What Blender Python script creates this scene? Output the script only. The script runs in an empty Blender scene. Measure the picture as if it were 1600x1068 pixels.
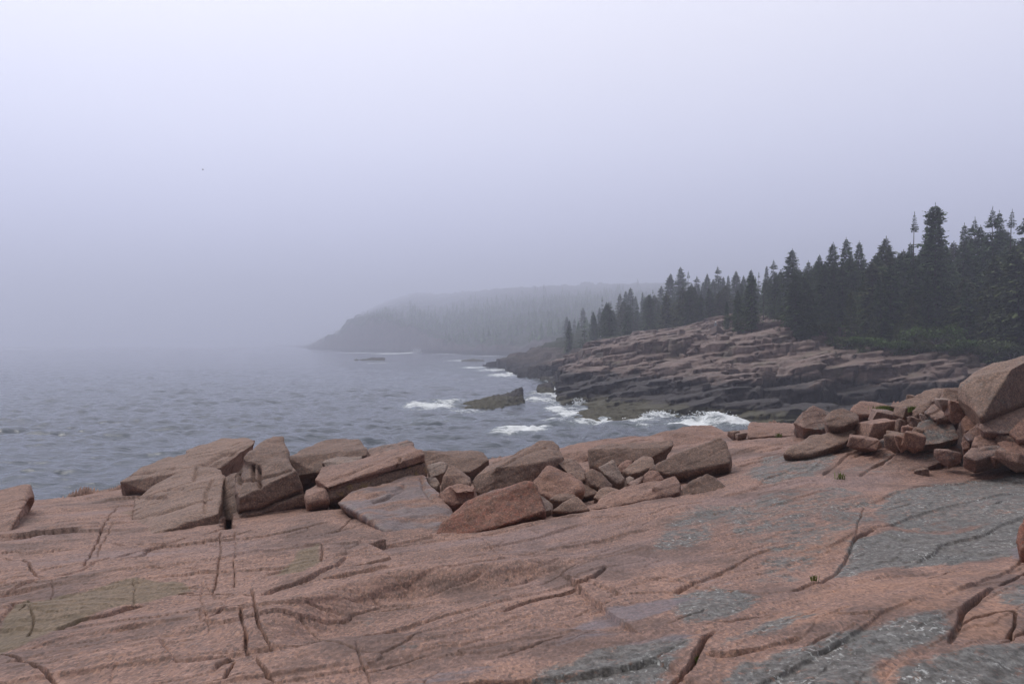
import bpy, bmesh, math, random
import numpy as np
from mathutils import Vector

random.seed(7)
RNG = np.random.default_rng(11)
C = bpy.context.scene
COL = C.collection

# ------------------------------------------------------------------ camera model
F, CX, HY, CAMZ = 1250.0, 800.0, 537.0, 8.0
def far(Y): return Y if Y < 60 else 10000.0 / (10000.0 / Y - 9.0)

def P(px, py, Y):
    return np.array([(px - CX) / F * Y, Y, CAMZ - (py - HY) / F * Y])

# ------------------------------------------------------------------ numpy noise
def _hash(ix, iy, iz, seed):
    h = (ix.astype(np.uint32) * np.uint32(374761393) + iy.astype(np.uint32) * np.uint32(668265263)
         + iz.astype(np.uint32) * np.uint32(2147483647 - 1274126177 % 2147483647) + np.uint32(seed * 974711 + 13))
    h = (h ^ (h >> np.uint32(13))) * np.uint32(1274126177)
    h = (h ^ (h >> np.uint32(16))) * np.uint32(2246822519)
    h = h ^ (h >> np.uint32(15))
    return h.astype(np.float64) / 4294967295.0

def vnoise(x, y, z, seed=0):
    x = np.asarray(x, float); y = np.asarray(y, float); z = np.asarray(z, float) + 0 * x
    fx, fy, fz = np.floor(x), np.floor(y), np.floor(z)
    ix, iy, iz = fx.astype(np.int64), fy.astype(np.int64), fz.astype(np.int64)
    tx, ty, tz = x - fx, y - fy, z - fz
    tx = tx * tx * tx * (tx * (tx * 6 - 15) + 10); ty = ty * ty * ty * (ty * (ty * 6 - 15) + 10); tz = tz * tz * tz * (tz * (tz * 6 - 15) + 10)
    r = 0
    for dz in (0, 1):
        wz = tz if dz else 1 - tz
        for dy in (0, 1):
            wy = ty if dy else 1 - ty
            a = _hash(ix, iy + dy, iz + dz, seed); b = _hash(ix + 1, iy + dy, iz + dz, seed)
            r = r + wz * wy * (a + (b - a) * tx)
    return r * 2 - 1

def fbm(x, y, z, octv=4, seed=0, gain=0.5):
    r, a, f = 0, 1.0, 1.0
    for o in range(octv):
        r = r + a * vnoise(x * f + 17.3 * o, y * f - 9.1 * o, z * f + 3.7 * o, seed + o)
        a *= gain; f *= 2.03
    return r

def sstep(a, b, x):
    t = np.clip((x - a) / (b - a), 0, 1)
    return t * t * (3 - 2 * t)

def cells(x, y, sx, sy, rot, seed, jit=0.8):
    """jittered-grid Voronoi: centre of the nearest cell, its random numbers and the distance to its edge"""
    c, s = math.cos(rot), math.sin(rot)
    u = (x * c + y * s) / sx; v = (-x * s + y * c) / sy
    iu, iv = np.floor(u).astype(np.int64), np.floor(v).astype(np.int64)
    d1 = np.full(u.shape, 1e9); d2 = np.full(u.shape, 1e9)
    cu = np.zeros_like(u); cv = np.zeros_like(u); r1 = np.zeros_like(u)
    zz = np.zeros_like(iu)
    for du in (-1, 0, 1):
        for dv in (-1, 0, 1):
            a, b = iu + du, iv + dv
            pu = a + 0.5 + jit * (_hash(a, b, zz, seed) - 0.5)
            pv = b + 0.5 + jit * (_hash(a, b, zz, seed + 1) - 0.5)
            d = np.maximum(np.abs(pu - u), np.abs(pv - v)) * 0.7 + 0.3 * np.hypot(pu - u, pv - v)
            m = d < d1
            d2 = np.where(m, d1, np.minimum(d2, d))
            cu = np.where(m, pu, cu); cv = np.where(m, pv, cv)
            r1 = np.where(m, _hash(a, b, zz, seed + 2), r1)
            d1 = np.where(m, d, d1)
    X = (cu * c * sx - cv * s * sy); Y = (cu * s * sx + cv * c * sy)
    return X, Y, r1, d2 - d1

class TPS:
    """thin plate surface through scattered control points"""
    def __init__(self, pts, lam=0.0):
        pts = np.array(pts, float); self.c = pts[:, :2]; n = len(pts)
        K = self.phi(self.c[:, None, :] - self.c[None, :, :]) + lam * np.eye(n)
        Pm = np.hstack([np.ones((n, 1)), self.c])
        A = np.zeros((n + 3, n + 3)); A[:n, :n] = K; A[:n, n:] = Pm; A[n:, :n] = Pm.T
        s = np.linalg.solve(A, np.concatenate([pts[:, 2], np.zeros(3)]))
        self.w, self.a = s[:n], s[n:]
    @staticmethod
    def phi(d):
        r2 = (d ** 2).sum(-1)
        return 0.5 * r2 * np.log(r2 + 1e-9)
    def __call__(self, X, Y):
        X = np.asarray(X, float); Y = np.asarray(Y, float)
        z = self.a[0] + self.a[1] * X + self.a[2] * Y
        for (cx, cy), w in zip(self.c, self.w):
            r2 = (X - cx) ** 2 + (Y - cy) ** 2
            z = z + w * 0.5 * r2 * np.log(r2 + 1e-9)
        return z

# ------------------------------------------------------------------ object helpers
def link(name, me, mat=None, parent=None, smooth=True):
    o = bpy.data.objects.new(name, me); COL.objects.link(o)
    if mat is not None: me.materials.append(mat)
    if parent is not None: o.parent = parent
    if smooth:
        me.polygons.foreach_set('use_smooth', np.ones(len(me.polygons), bool))
    return o

def tag(o, label=None, cat=None, group=None, kind=None):
    if label: o['label'] = label
    if cat: o['category'] = cat
    if group: o['group'] = group
    if kind: o['kind'] = kind
    return o

def empty(name, loc):
    o = bpy.data.objects.new(name, None); COL.objects.link(o); o.location = loc
    o.empty_display_size = 0.2
    return o

def mesh_from(verts, faces, name):
    verts = np.asarray(verts, float); me = bpy.data.meshes.new(name)
    faces = np.asarray(faces, np.int32); k = faces.shape[1]
    me.vertices.add(len(verts)); me.vertices.foreach_set('co', verts.ravel())
    me.loops.add(faces.size); me.loops.foreach_set('vertex_index', faces.ravel())
    me.polygons.add(len(faces))
    me.polygons.foreach_set('loop_start', np.arange(0, faces.size, k, dtype=np.int32))
    me.polygons.foreach_set('loop_total', np.full(len(faces), k, np.int32))
    me.update(calc_edges=True); me.validate()
    return me

def grid_mesh(X, Y, Z, name, keep=None):
    r, c = X.shape
    idx = np.arange(r * c).reshape(r, c)
    q = np.stack([idx[:-1, :-1], idx[:-1, 1:], idx[1:, 1:], idx[1:, :-1]], -1).reshape(-1, 4)
    V = np.stack([X, Y, Z], -1).reshape(-1, 3)
    if keep is not None:
        k = keep[:-1, :-1] | keep[1:, 1:] | keep[:-1, 1:] | keep[1:, :-1]
        q = q[k.ravel()]
        used = np.zeros(len(V), bool); used[q.ravel()] = True
        remap = np.cumsum(used) - 1
        return mesh_from(V[used], remap[q], name), used
    return mesh_from(V, q, name), np.ones(len(V), bool)

def set_color_attr(me, name, rgba):
    a = me.attributes.new(name, 'FLOAT_COLOR', 'POINT')
    a.data.foreach_set('color', np.asarray(rgba, np.float32).ravel())

# ------------------------------------------------------------------ materials
def new_mat(name):
    m = bpy.data.materials.new(name); m.use_nodes = True
    nt = m.node_tree; nt.nodes.clear()
    return m, nt

class NT:
    def __init__(self, nt): self.nt = nt
    def n(self, t, **kw):
        nd = self.nt.nodes.new(t)
        for k, v in kw.items():
            if k == 'inp':
                for kk, vv in v.items():
                    if isinstance(vv, bpy.types.NodeSocket): self.nt.links.new(vv, nd.inputs[kk])
                    else: nd.inputs[kk].default_value = vv
            else: setattr(nd, k, v)
        return nd
    def noise(self, vec, scale, detail=4, rough=0.55, dist=0.0):
        return self.n('ShaderNodeTexNoise', inp={'Vector': vec, 'Scale': scale, 'Detail': detail, 'Roughness': rough, 'Distortion': dist}).outputs['Fac']
    def mapr(self, v, a, b, c=0.0, d=1.0, interp='SMOOTHSTEP'):
        return self.n('ShaderNodeMapRange', interpolation_type=interp, inp={0: v, 1: a, 2: b, 3: c, 4: d}).outputs[0]
    def math(self, op, a, b=0.0, c=0.0, clamp=False):
        return self.n('ShaderNodeMath', operation=op, use_clamp=clamp, inp={0: a, 1: b, 2: c}).outputs[0]
    def mix(self, f, a, b, blend='MIX'):
        nd = self.n('ShaderNodeMix', data_type='RGBA', blend_type=blend)
        for i, v in ((0, f), (6, a), (7, b)):
            if isinstance(v, bpy.types.NodeSocket): self.nt.links.new(v, nd.inputs[i])
            else: nd.inputs[i].default_value = v if i == 0 else (tuple(v) + (1,))[:4]
        return nd.outputs[2]
    def mapping(self, vec, rot=(0, 0, 0), scale=(1, 1, 1), loc=(0, 0, 0)):
        return self.n('ShaderNodeMapping', inp={0: vec, 1: loc, 2: rot, 3: scale}).outputs[0]

STRATA = math.radians(38)      # direction of the rock's grain, seen from above

def granite(name, A, B, lichen=0.0, attr=False, wet=0.0, speck=1.0, yellow=0.0, tint=None, rust=0.0):
    m, nt = new_mat(name); T = NT(nt)
    pos = T.n('ShaderNodeNewGeometry').outputs['Position']
    big = T.noise(pos, 0.55, 4, 0.6)
    mid = T.noise(pos, 2.6, 5, 0.62)
    lin = T.noise(T.mapping(T.mapping(pos, rot=(0, 0, -STRATA)), scale=(1.3, 9.0, 6.0)), 1.6, 5, 0.6)
    gp = T.mapping(pos, scale=(1.1, .50, 1.1)) if attr else pos
    fine = T.noise(gp, 38.0, 3, 0.75)
    grit = T.noise(gp, 110.0, 2, 0.7)
    col = T.mix(T.mapr(T.math('ADD', T.math('MULTIPLY', big, 0.6), T.math('MULTIPLY', mid, 0.4)), 0.36, 0.64), A, B)
    col = T.mix(T.mapr(lin, 0.50, 0.72, 0, 0.5), col, tuple(min(1, a * 1.35 + 0.02) for a in A))
    col = T.mix(T.mapr(lin, 0.46, 0.30, 0, 0.55), col, tuple(b * 0.62 for b in B))
    ox = T.noise(pos, 1.1, 5, 0.65, 0.6)
    col = T.mix(T.mapr(ox, 0.56, 0.74, 0, 0.45), col, (0.36, 0.19, 0.115))
    if rust:
        col = T.mix(T.mapr(T.noise(pos, 5.0, 6, 0.7, 1.2), 0.42, 0.7, 0, rust), col, (0.30, 0.085, 0.05))
        col = T.mix(T.mapr(T.noise(pos, 9.0, 5, 0.7, 0.5), 0.55, 0.68, 0, rust), col, (0.06, 0.04, 0.035))
    # speckle: feldspar and mica grains
    col = T.mix(T.mapr(fine, 0.56, 0.74, 0, 0.50 * speck), col, (0.52, 0.38, 0.32))
    col = T.mix(T.mapr(fine, 0.46, 0.30, 0, 0.55 * speck), col, (0.09, 0.065, 0.06))
    col = T.mix(T.mapr(grit, 0.60, 0.75, 0, 0.45 * speck), col, (0.55, 0.42, 0.36))
    col = T.mix(T.mapr(grit, 0.42, 0.28, 0, 0.45 * speck), col, (0.06, 0.045, 0.045))
    vg = T.n('ShaderNodeSeparateColor', inp={0: T.n('ShaderNodeTexVoronoi', inp={'Vector': gp, 'Scale': 60.0}).outputs['Color']}).outputs
    vg2 = T.n('ShaderNodeSeparateColor', inp={0: T.n('ShaderNodeTexVoronoi', inp={'Vector': T.mapping(gp, loc=(3, 1, 2)), 'Scale': 30.0}).outputs['Color']}).outputs
    grain = T.math('MULTIPLY', T.mapr(vg[0], 0, 1, .76, 1.24, 'LINEAR'), T.mapr(vg2[1], 0, 1, .88, 1.13, 'LINEAR'))
    col = T.mix(T.mapr(vg[1], .74, .88, 0, .38), col, (0.40, 0.215, 0.135))
    col = T.mix(T.mapr(vg[2], .82, .92, 0, .45), col, (0.075, 0.058, 0.058))
    rough = 0.72
    if attr:
        at = T.n('ShaderNodeAttribute', attribute_name='mask')
        sp = T.n('ShaderNodeSeparateColor', inp={0: at.outputs['Color']})
        lich, wetm, oliv = sp.outputs[0], sp.outputs[1], sp.outputs[2]
        orange = at.outputs['Alpha']
        col = T.mix(T.mapr(T.noise(T.mapping(T.mapping(pos, rot=(0, 0, -STRATA * .6)), scale=(.35, 1.1, 1)), .9, 5, .6), .52, .66, 0, .55), col, (0.235, 0.165, 0.158))
        col = T.mix(T.mapr(T.noise(T.mapping(pos, loc=(7, 3, 0)), .8, 4, .6), .50, .64, 0, .7), col, (0.125, 0.078, 0.064))
        col = T.mix(T.math('MULTIPLY', T.mapr(T.math('ADD', oliv, T.math('MULTIPLY', T.math('SUBTRACT', mid, 0.5), 1.1)), 0.3, 0.7), 0.75), col, (0.165, 0.125, 0.075))
        col = T.mix(T.math('MULTIPLY', T.mapr(T.math('ADD', orange, T.math('MULTIPLY', T.math('SUBTRACT', mid, 0.5), 1.6)), 0.3, 0.8), 0.45), col, (0.40, 0.215, 0.14))
    else:
        lich, wetm = lichen, wet
    if attr or lichen > 0:
        ln = T.noise(T.mapping(T.mapping(pos, rot=(0, 0, -STRATA * 0.6)), scale=(1.0, 1.4, 1.4)), 1.9, 7, 0.72, 0.4)
        lsum = T.math('ADD', ln, T.math('MULTIPLY', T.math('SUBTRACT', lich, 0.5), 0.62))
        lmask = T.math('MULTIPLY', T.mapr(lsum, 0.48, 0.64), T.mapr(T.math('ADD', T.noise(T.mapping(T.mapping(pos, rot=(0, 0, -STRATA * 0.6)), scale=(1.0, 1.5, 1.5)), 9.0, 5, 0.75, 0.3), T.math('MULTIPLY', T.math('SUBTRACT', lich, 0.5), 0.28)), 0.43, 0.55))
        lc = T.mix(T.mapr(T.noise(pos, 14.0, 5, 0.7), .35, .65), (0.078, 0.079, 0.076), (0.172, 0.174, 0.168))
        pale = T.noise(T.mapping(pos, scale=(1, .75, 1)), 30.0, 3, 0.62, 0.3)
        lc = T.mix(T.math('MULTIPLY', T.mapr(pale, 0.57, 0.63), T.mapr(T.noise(pos, 2.2, 3, 0.6), 0.40, 0.62)), lc, (0.41, 0.42, 0.41))
        ych = T.noise(pos, 17.0, 4, 0.7, 0.3)
        lc = T.mix(T.mapr(ych, 0.69, 0.76, 0, 0.5), lc, (0.36, 0.34, 0.16))
        lc = T.mix(T.mapr(grit, 0.4, 0.3, 0, 0.5), lc, (0.03, 0.033, 0.035))
        col = T.mix(T.math('MULTIPLY', lmask, 0.88), col, lc)
    if attr or wet > 0:
        wm = T.mapr(T.math('ADD', T.noise(T.mapping(T.mapping(pos, rot=(0, 0, -STRATA * .5)), scale=(.7, 2.6, 2)), 1.7, 5, 0.6), T.math('MULTIPLY', T.math('SUBTRACT', wetm, 0.5), 0.9)), 0.5, 0.68)
        col = T.mix(T.math('MULTIPLY', wm, 0.8), col, T.mix(fine, (0.115, 0.083, 0.085), (0.175, 0.132, 0.130)))
        rough = T.mapr(wm, 0, 1, 0.72, 0.36)
    if yellow > 0:
        col = T.mix(T.mapr(T.noise(pos, 7, 4, 0.7), 0.52, 0.66, 0, yellow), col, (0.34, 0.24, 0.045))
    gv = T.n('ShaderNodeVectorMath', operation='SCALE', inp={0: col, 3: grain}); col = gv.outputs[0]
    if tint is not None:
        col = T.mix(1.0, col, tint, 'MULTIPLY')
    b1 = T.n('ShaderNodeBump', inp={'Strength': 0.4, 'Distance': 0.016, 'Height': T.math('ADD', lin, T.math('MULTIPLY', mid, 0.8))})
    b2 = T.n('ShaderNodeBump', inp={'Strength': 0.6, 'Distance': 0.012, 'Height': fine, 'Normal': b1.outputs[0]})
    b3 = T.n('ShaderNodeBump', inp={'Strength': 0.5, 'Distance': 0.005, 'Height': grit, 'Normal': b2.outputs[0]})
    bs = T.n('ShaderNodeBsdfPrincipled', inp={'Base Color': col, 'Roughness': rough, 'Normal': b3.outputs[0], 'Specular IOR Level': 0.35})
    out = T.n('ShaderNodeOutputMaterial', inp={0: bs.outputs[0]})
    return m

PINK_A, PINK_B = (0.305, 0.176, 0.134), (0.190, 0.110, 0.086)
M = {}
M['ledge'] = granite('ledge_granite', PINK_A, PINK_B, attr=True)
M['pink'] = granite('pink_granite', PINK_A, PINK_B, lichen=0.10)
M['tan'] = granite('tan_granite', (0.268, 0.172, 0.132), (0.190, 0.122, 0.093), lichen=0.14)
M['brown'] = granite('brown_granite', (0.2, 0.126, 0.096), (0.144, 0.09, 0.069), lichen=0.05)
M['rust'] = granite('broken_rusty_granite', (0.225, 0.098, 0.066), (0.14, 0.066, 0.046), lichen=0.0, rust=0.65)
M['red'] = granite('reddish_granite', (0.303, 0.164, 0.123), (0.221, 0.119, 0.09), lichen=0.05)
M['pale'] = granite('pale_granite', (0.323, 0.238, 0.2), (0.246, 0.183, 0.153), lichen=0.20)
M['grey'] = granite('lichen_grey_granite', (0.26, 0.164, 0.13), (0.202, 0.126, 0.105), lichen=0.48)
M['greyer'] = granite('heavily_lichened_granite', (0.26, 0.168, 0.134), (0.202, 0.13, 0.109), lichen=0.62)
M['slab'] = granite('grey_streaked_granite', (0.225, 0.148, 0.112), (0.16, 0.104, 0.08), lichen=0.40)
M['wet'] = granite('damp_mauve_granite', PINK_A, PINK_B, lichen=0.05, wet=0.62)
M['yellow'] = granite('yellow_stained_granite', (0.238, 0.153, 0.115), (0.17, 0.106, 0.081), lichen=0.05, yellow=0.35)

def shore_rock():
    m, nt = new_mat('shore_rock'); T = NT(nt)
    g = T.n('ShaderNodeNewGeometry'); pos = g.outputs['Position']
    z = T.n('ShaderNodeSeparateXYZ', inp={0: pos}).outputs[2]
    mid = T.noise(pos, 0.35, 6, 0.65); lin = T.noise(T.mapping(pos, scale=(0.35, 0.5, 2.6)), 0.9, 6, 0.65)
    fine = T.noise(pos, 3.2, 5, 0.7)
    col = T.mix(T.mapr(mid, 0.35, 0.65), (0.245, 0.172, 0.146), (0.150, 0.107, 0.093))
    col = T.mix(T.mapr(lin, 0.52, 0.7, 0, 0.6), col, (0.35, 0.27, 0.235))
    col = T.mix(T.mapr(lin, 0.46, 0.32, 0, 0.6), col, (0.12, 0.09, 0.08))
    col = T.mix(T.mapr(fine, 0.55, 0.75, 0, 0.4), col, (0.36, 0.31, 0.28))
    col = T.mix(T.mapr(fine, 0.45, 0.28, 0, 0.55), col, (0.07, 0.055, 0.052))
    col = T.mix(T.mapr(T.noise(pos, 0.22, 4, 0.6), 0.55, 0.68, 0, 0.5), col, (0.16, 0.145, 0.10))
    # dark tidal stain, then olive weed at the waterline
    zz = T.math('ADD', z, T.math('MULTIPLY', T.math('SUBTRACT', mid, 0.5), 5.0))
    col = T.mix(T.mapr(zz, 4.4, 3.0, 0, 0.96), col, T.mix(fine, (0.022, 0.020, 0.022), (0.055, 0.046, 0.044)))
    z2 = T.math('ADD', z, T.math('MULTIPLY', T.math('SUBTRACT', lin, 0.5), 2.4))
    col = T.mix(T.mapr(z2, 1.25, 0.75, 0, 0.85), col, T.mix(fine, (0.045, 0.043, 0.022), (0.115, 0.10, 0.052)))
    up = T.n('ShaderNodeSeparateXYZ', inp={0: g.outputs['True Normal']}).outputs[2]
    b1 = T.n('ShaderNodeBump', inp={'Strength': 0.6, 'Distance': 0.22, 'Height': T.math('ADD', lin, fine)})
    bs = T.n('ShaderNodeBsdfPrincipled', inp={'Base Color': col, 'Roughness': 0.75, 'Normal': b1.outputs[0], 'Specular IOR Level': 0.3})
    T.n('ShaderNodeOutputMaterial', inp={0: bs.outputs[0]})
    return m
M['shore'] = shore_rock()

def land_mat():
    m, nt = new_mat('forest_floor_and_far_cliff'); T = NT(nt)
    g = T.n('ShaderNodeNewGeometry'); pos = g.outputs['Position']
    at = T.n('ShaderNodeAttribute', attribute_name='mask')
    sp = T.n('ShaderNodeSeparateColor', inp={0: at.outputs['Color']})
    z = T.n('ShaderNodeSeparateXYZ', inp={0: pos}).outputs[2]
    mid = T.noise(pos, 0.16, 6, 0.65); lin = T.noise(T.mapping(pos, scale=(0.3, 0.3, 1.6)), 0.5, 6, 0.7); fine = T.noise(pos, 1.4, 5, 0.7)
    rock = T.mix(T.mapr(mid, 0.35, 0.65), (0.115, 0.093, 0.084), (0.06, 0.05, 0.047))
    rock = T.mix(T.mapr(lin, 0.45, 0.3, 0, 0.7), rock, (0.05, 0.043, 0.042))
    rock = T.mix(T.mapr(fine, 0.55, 0.75, 0, 0.5), rock, (0.34, 0.28, 0.25))
    rock = T.mix(T.mapr(T.math('ADD', z, T.math('MULTIPLY', T.math('SUBTRACT', mid, 0.5), 5.0)), 3.6, 1.4, 0, 0.92), rock, (0.03, 0.028, 0.028))
    veg = T.mix(fine, (0.018, 0.026, 0.014), (0.05, 0.062, 0.03))
    col = T.mix(T.mapr(T.math('ADD', sp.outputs[0], T.math('MULTIPLY', T.math('SUBTRACT', mid, 0.5), 0.9)), 0.4, 0.6), rock, veg)
    b1 = T.n('ShaderNodeBump', inp={'Strength': 0.8, 'Distance': 0.6, 'Height': T.math('ADD', lin, fine)})
    bs = T.n('ShaderNodeBsdfPrincipled', inp={'Base Color': col, 'Roughness': 0.85, 'Normal': b1.outputs[0], 'Specular IOR Level': 0.2})
    T.n('ShaderNodeOutputMaterial', inp={0: bs.outputs[0]})
    return m
M['land'] = land_mat()

def water_mat():
    m, nt = new_mat('sea_water'); T = NT(nt)
    pos = T.n('ShaderNodeNewGeometry').outputs['Position']
    at = T.n('ShaderNodeAttribute', attribute_name='mask')
    sp = T.n('ShaderNodeSeparateColor', inp={0: at.outputs['Color']})
    foam, turq = sp.outputs[0], sp.outputs[1]
    n1 = T.noise(T.mapping(pos, scale=(0.55, 1.0, 1)), 0.8, 8, 0.68, 0.8)
    n2 = T.noise(T.mapping(pos, scale=(0.8, 1.4, 1)), 3.2, 6, 0.7, 0.5)
    f = T.math('ADD', foam, T.math('ADD', T.math('MULTIPLY', T.math('SUBTRACT', n1, 0.5), 2.2), T.math('MULTIPLY', T.math('SUBTRACT', n2, 0.5), 1.2)))
    fm = T.mapr(f, 0.42, 1.0)
    fm = T.math('MULTIPLY', fm, T.mapr(foam, 0.02, 0.2))
    deep = T.mix(T.noise(pos, 0.06, 3, 0.5), (0.030, 0.044, 0.060), (0.042, 0.058, 0.078))
    deep = T.mix(T.math('MULTIPLY', turq, 0.8), deep, (0.13, 0.19, 0.185))
    col = T.mix(fm, deep, (0.84, 0.86, 0.87))
    b0 = T.n('ShaderNodeBump', inp={'Strength': 1.0, 'Distance': 0.16, 'Height': T.noise(T.mapping(pos, scale=(0.5, 1.0, 1)), 1.1, 3, 0.55, 0.4)})
    b1 = T.n('ShaderNodeBump', inp={'Strength': 1.0, 'Distance': 0.06, 'Height': T.noise(T.mapping(pos, scale=(0.6, 1.0, 1)), 2.8, 5, 0.6, 0.5), 'Normal': b0.outputs[0]})
    bs = T.n('ShaderNodeBsdfPrincipled', inp={'Base Color': col, 'Roughness': T.mapr(fm, 0, 1, 0.08, 0.8), 'Normal': b1.outputs[0], 'IOR': 1.333, 'Specular IOR Level': 0.5})
    T.n('ShaderNodeOutputMaterial', inp={0: bs.outputs[0]})
    return m
M['water'] = water_mat()

def flat(name, col, rough=0.7, var=0.0, scale=8):
    m, nt = new_mat(name); T = NT(nt)
    c = col + (1,)
    if var:
        pos = T.n('ShaderNodeNewGeometry').outputs['Position']
        c = T.mix(T.noise(pos, scale, 4, 0.6), tuple(x * (1 - var) for x in col), tuple(x * (1 + var) for x in col))
    bs = T.n('ShaderNodeBsdfPrincipled', inp={'Base Color': c, 'Roughness': rough})
    T.n('ShaderNodeOutputMaterial', inp={0: bs.outputs[0]})
    return m

def needles(name, A, B):
    m, nt = new_mat(name); T = NT(nt)
    pos = T.n('ShaderNodeNewGeometry').outputs['Position']
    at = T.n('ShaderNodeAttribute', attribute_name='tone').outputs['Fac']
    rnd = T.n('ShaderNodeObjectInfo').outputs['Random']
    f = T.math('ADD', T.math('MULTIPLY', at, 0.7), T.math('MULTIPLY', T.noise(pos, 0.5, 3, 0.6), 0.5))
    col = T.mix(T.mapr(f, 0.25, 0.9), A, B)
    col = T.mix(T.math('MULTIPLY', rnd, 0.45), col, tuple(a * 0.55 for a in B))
    bs = T.n('ShaderNodeBsdfPrincipled', inp={'Base Color': col, 'Roughness': 0.65, 'Specular IOR Level': 0.25})
    T.n('ShaderNodeOutputMaterial', inp={0: bs.outputs[0]})
    return m
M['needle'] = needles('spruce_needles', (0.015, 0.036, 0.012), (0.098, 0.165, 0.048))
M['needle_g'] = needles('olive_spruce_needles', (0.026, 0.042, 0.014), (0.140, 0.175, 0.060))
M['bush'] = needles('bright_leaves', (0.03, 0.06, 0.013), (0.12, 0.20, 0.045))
M['bark'] = flat('grey_bark', (0.085, 0.07, 0.06), 0.9, 0.4, 6)
M['dead'] = flat('bleached_dead_wood', (0.26, 0.24, 0.225), 0.9, 0.3, 6)
M['grass'] = needles('seaside_grass', (0.09, 0.13, 0.02), (0.26, 0.32, 0.08))

# ------------------------------------------------------------------ the near ledge: base surface
GC = [  # photo x, photo y, metres away
 (-150,1090,4.1),(200,1090,4.15),(500,1090,4.15),(800,1090,4.1),(1100,1090,4.0),(1350,1090,3.85),(1750,1090,3.75),
 (-100,965,6.3),(200,965,6.1),(500,965,6.0),(800,965,5.75),(1100,965,5.35),(1400,965,5.0),(1700,960,4.9),
 (-100,900,8.1),(200,893,8.0),(500,893,7.8),(800,893,7.3),(1100,893,6.8),(1400,893,6.5),(1700,885,6.4),
 (-100,850,10.6),(150,850,10.4),(400,850,9.9),(560,850,9.6),(700,850,9.4),(900,832,9.4),(1100,812,9.4),(1400,805,9.2),(1700,800,8.9),
 (-100,815,12.6),(150,815,12.4),(350,826,11.6),(480,800,11.8),(560,800,11.6),
 (680,843,10.0),(800,824,10.35),(900,802,10.8),(1000,782,11.3),(1130,762,11.8),(1250,738,12.5),(1400,735,12.7),(1600,730,13.0),(1750,726,13.0),
 (-100,792,15),(60,788,15.2),(180,772,16.5),(420,785,14.5),(560,765,15),
 (-150,783,16.6),(50,781,16.8),(200,768,17.4),(300,756,18.6),(420,742,19.5),(560,735,19.5),(660,735,18.5),
 (760,812,12),(900,777,13),(1050,745,14),(660,790,13.5),
 (760,752,15.5),(900,715,17),(1050,692,18.5),(1150,677,19.5),
 (1200,715,14.5),(1300,700,14.8),(1400,706,13.9),(1480,722,13.4),(1600,716,13.6),
 (1180,686,17.5),(1300,672,17.5),(1380,655,17.0),(1450,655,15.6),(1550,668,14.6),(1640,665,14.4),
 (1270,662,20),(1360,640,20.5),(1450,632,19),(1560,620,17.5),(1680,610,17),
 (1250,662,22),(1400,634,24),(1560,600,24),(1750,590,24),
]
GS = TPS([tuple(P(*g)) for g in GC], lam=0.02)

def ground(X, Y): return GS(X, Y)

_yy = np.geomspace(2.6, 30, 2200)
def hit(px, py):
    X = (px - CX) / F * _yy
    d = (CAMZ - (py - HY) / F * _yy) - ground(X, _yy)
    i = np.nonzero((d[:-1] > 0) & (d[1:] <= 0))[0]
    if len(i) == 0:
        j = int(np.argmin(np.abs(d))); return np.array([X[j], _yy[j]])
    i = i[0]; t = d[i] / (d[i] - d[i + 1]); y = _yy[i] + t * (_yy[i + 1] - _yy[i])
    return np.array([(px - CX) / F * y, y])

EDGE = [(-400,786,16.6),(-200,784,16.8),(0,780,17.0),(110,777,17.2),(150,772,17.5),(195,766,18),(260,748,19.2),(400,730,20),(560,722,20),(660,722,19.5),
        (770,712,19.5),(880,699,20),(1000,684,21),(1080,672,22),(1150,672,22.2),(1240,665,22.2),(1330,645,23.5),(1400,634,24.5),(1480,612,25),(1560,595,25.5),(1750,585,26)]
EX = np.array([P(*e)[0] for e in EDGE]); EY = np.array([P(*e)[1] for e in EDGE])

pxs = np.arange(-330, 1935, 1.75); ys = np.geomspace(2.3, 31, 850)
PX, YY = np.meshgrid(pxs, ys)
XX = (PX - CX) / F * YY
Z = ground(XX, YY)
DUV = None
# sampled jitter so that features drawn as polylines wander a little
JX = fbm(XX * 2.2, YY * 2.2, 0 * XX, 3, 31) * 0.014
JY = fbm(XX * 2.2, YY * 2.2, 0 * XX + 5, 3, 47) * 0.014
QX, QY = XX + JX, YY + JY

def poly_dist(pts, margin):
    """distance to a polyline, signed side (+ = left of its direction), fraction along it, and the sub-block it covers"""
    pts = np.asarray(pts)
    x0, y0 = pts.min(0) - margin; x1, y1 = pts.max(0) + margin
    m = (QX > x0) & (QX < x1) & (QY > y0) & (QY < y1)
    X, Y = QX[m], QY[m]
    best = np.full(X.shape, 1e9); side = np.zeros_like(best); tt = np.zeros_like(best)
    L = np.concatenate([[0], np.cumsum(np.hypot(*np.diff(pts, axis=0).T))])
    for i in range(len(pts) - 1):
        a, b = pts[i], pts[i + 1]; d = b - a; l2 = (d ** 2).sum() + 1e-12
        t = np.clip(((X - a[0]) * d[0] + (Y - a[1]) * d[1]) / l2, 0, 1)
        dx, dy = X - a[0] - t * d[0], Y - a[1] - t * d[1]
        dd = np.hypot(dx, dy); k = dd < best
        best = np.where(k, dd, best); side = np.where(k, d[0] * dy - d[1] * dx, side)
        tt = np.where(k, (L[i] + t * math.sqrt(l2)) / L[-1], tt)
    return m, best, np.sign(side), tt

def crack(pp, w=0.02, d=0.08, taper=0.12):
    w *= .36; d *= .6; taper *= .9
    pts = [hit(*q) for q in pp]
    m, r, s, t = poly_dist(pts, 0.35)
    env = sstep(0, taper, t) * sstep(0, taper, 1 - t) if taper > 0 else 1
    wv = np.maximum(w, .0045) * (0.5 + 1.1 * np.abs(vnoise(QX[m] * 5, QY[m] * 5, 0, 71)))
    Z[m] -= d * env * np.exp(-(r / (1.25 * wv)) ** 6)

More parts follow.
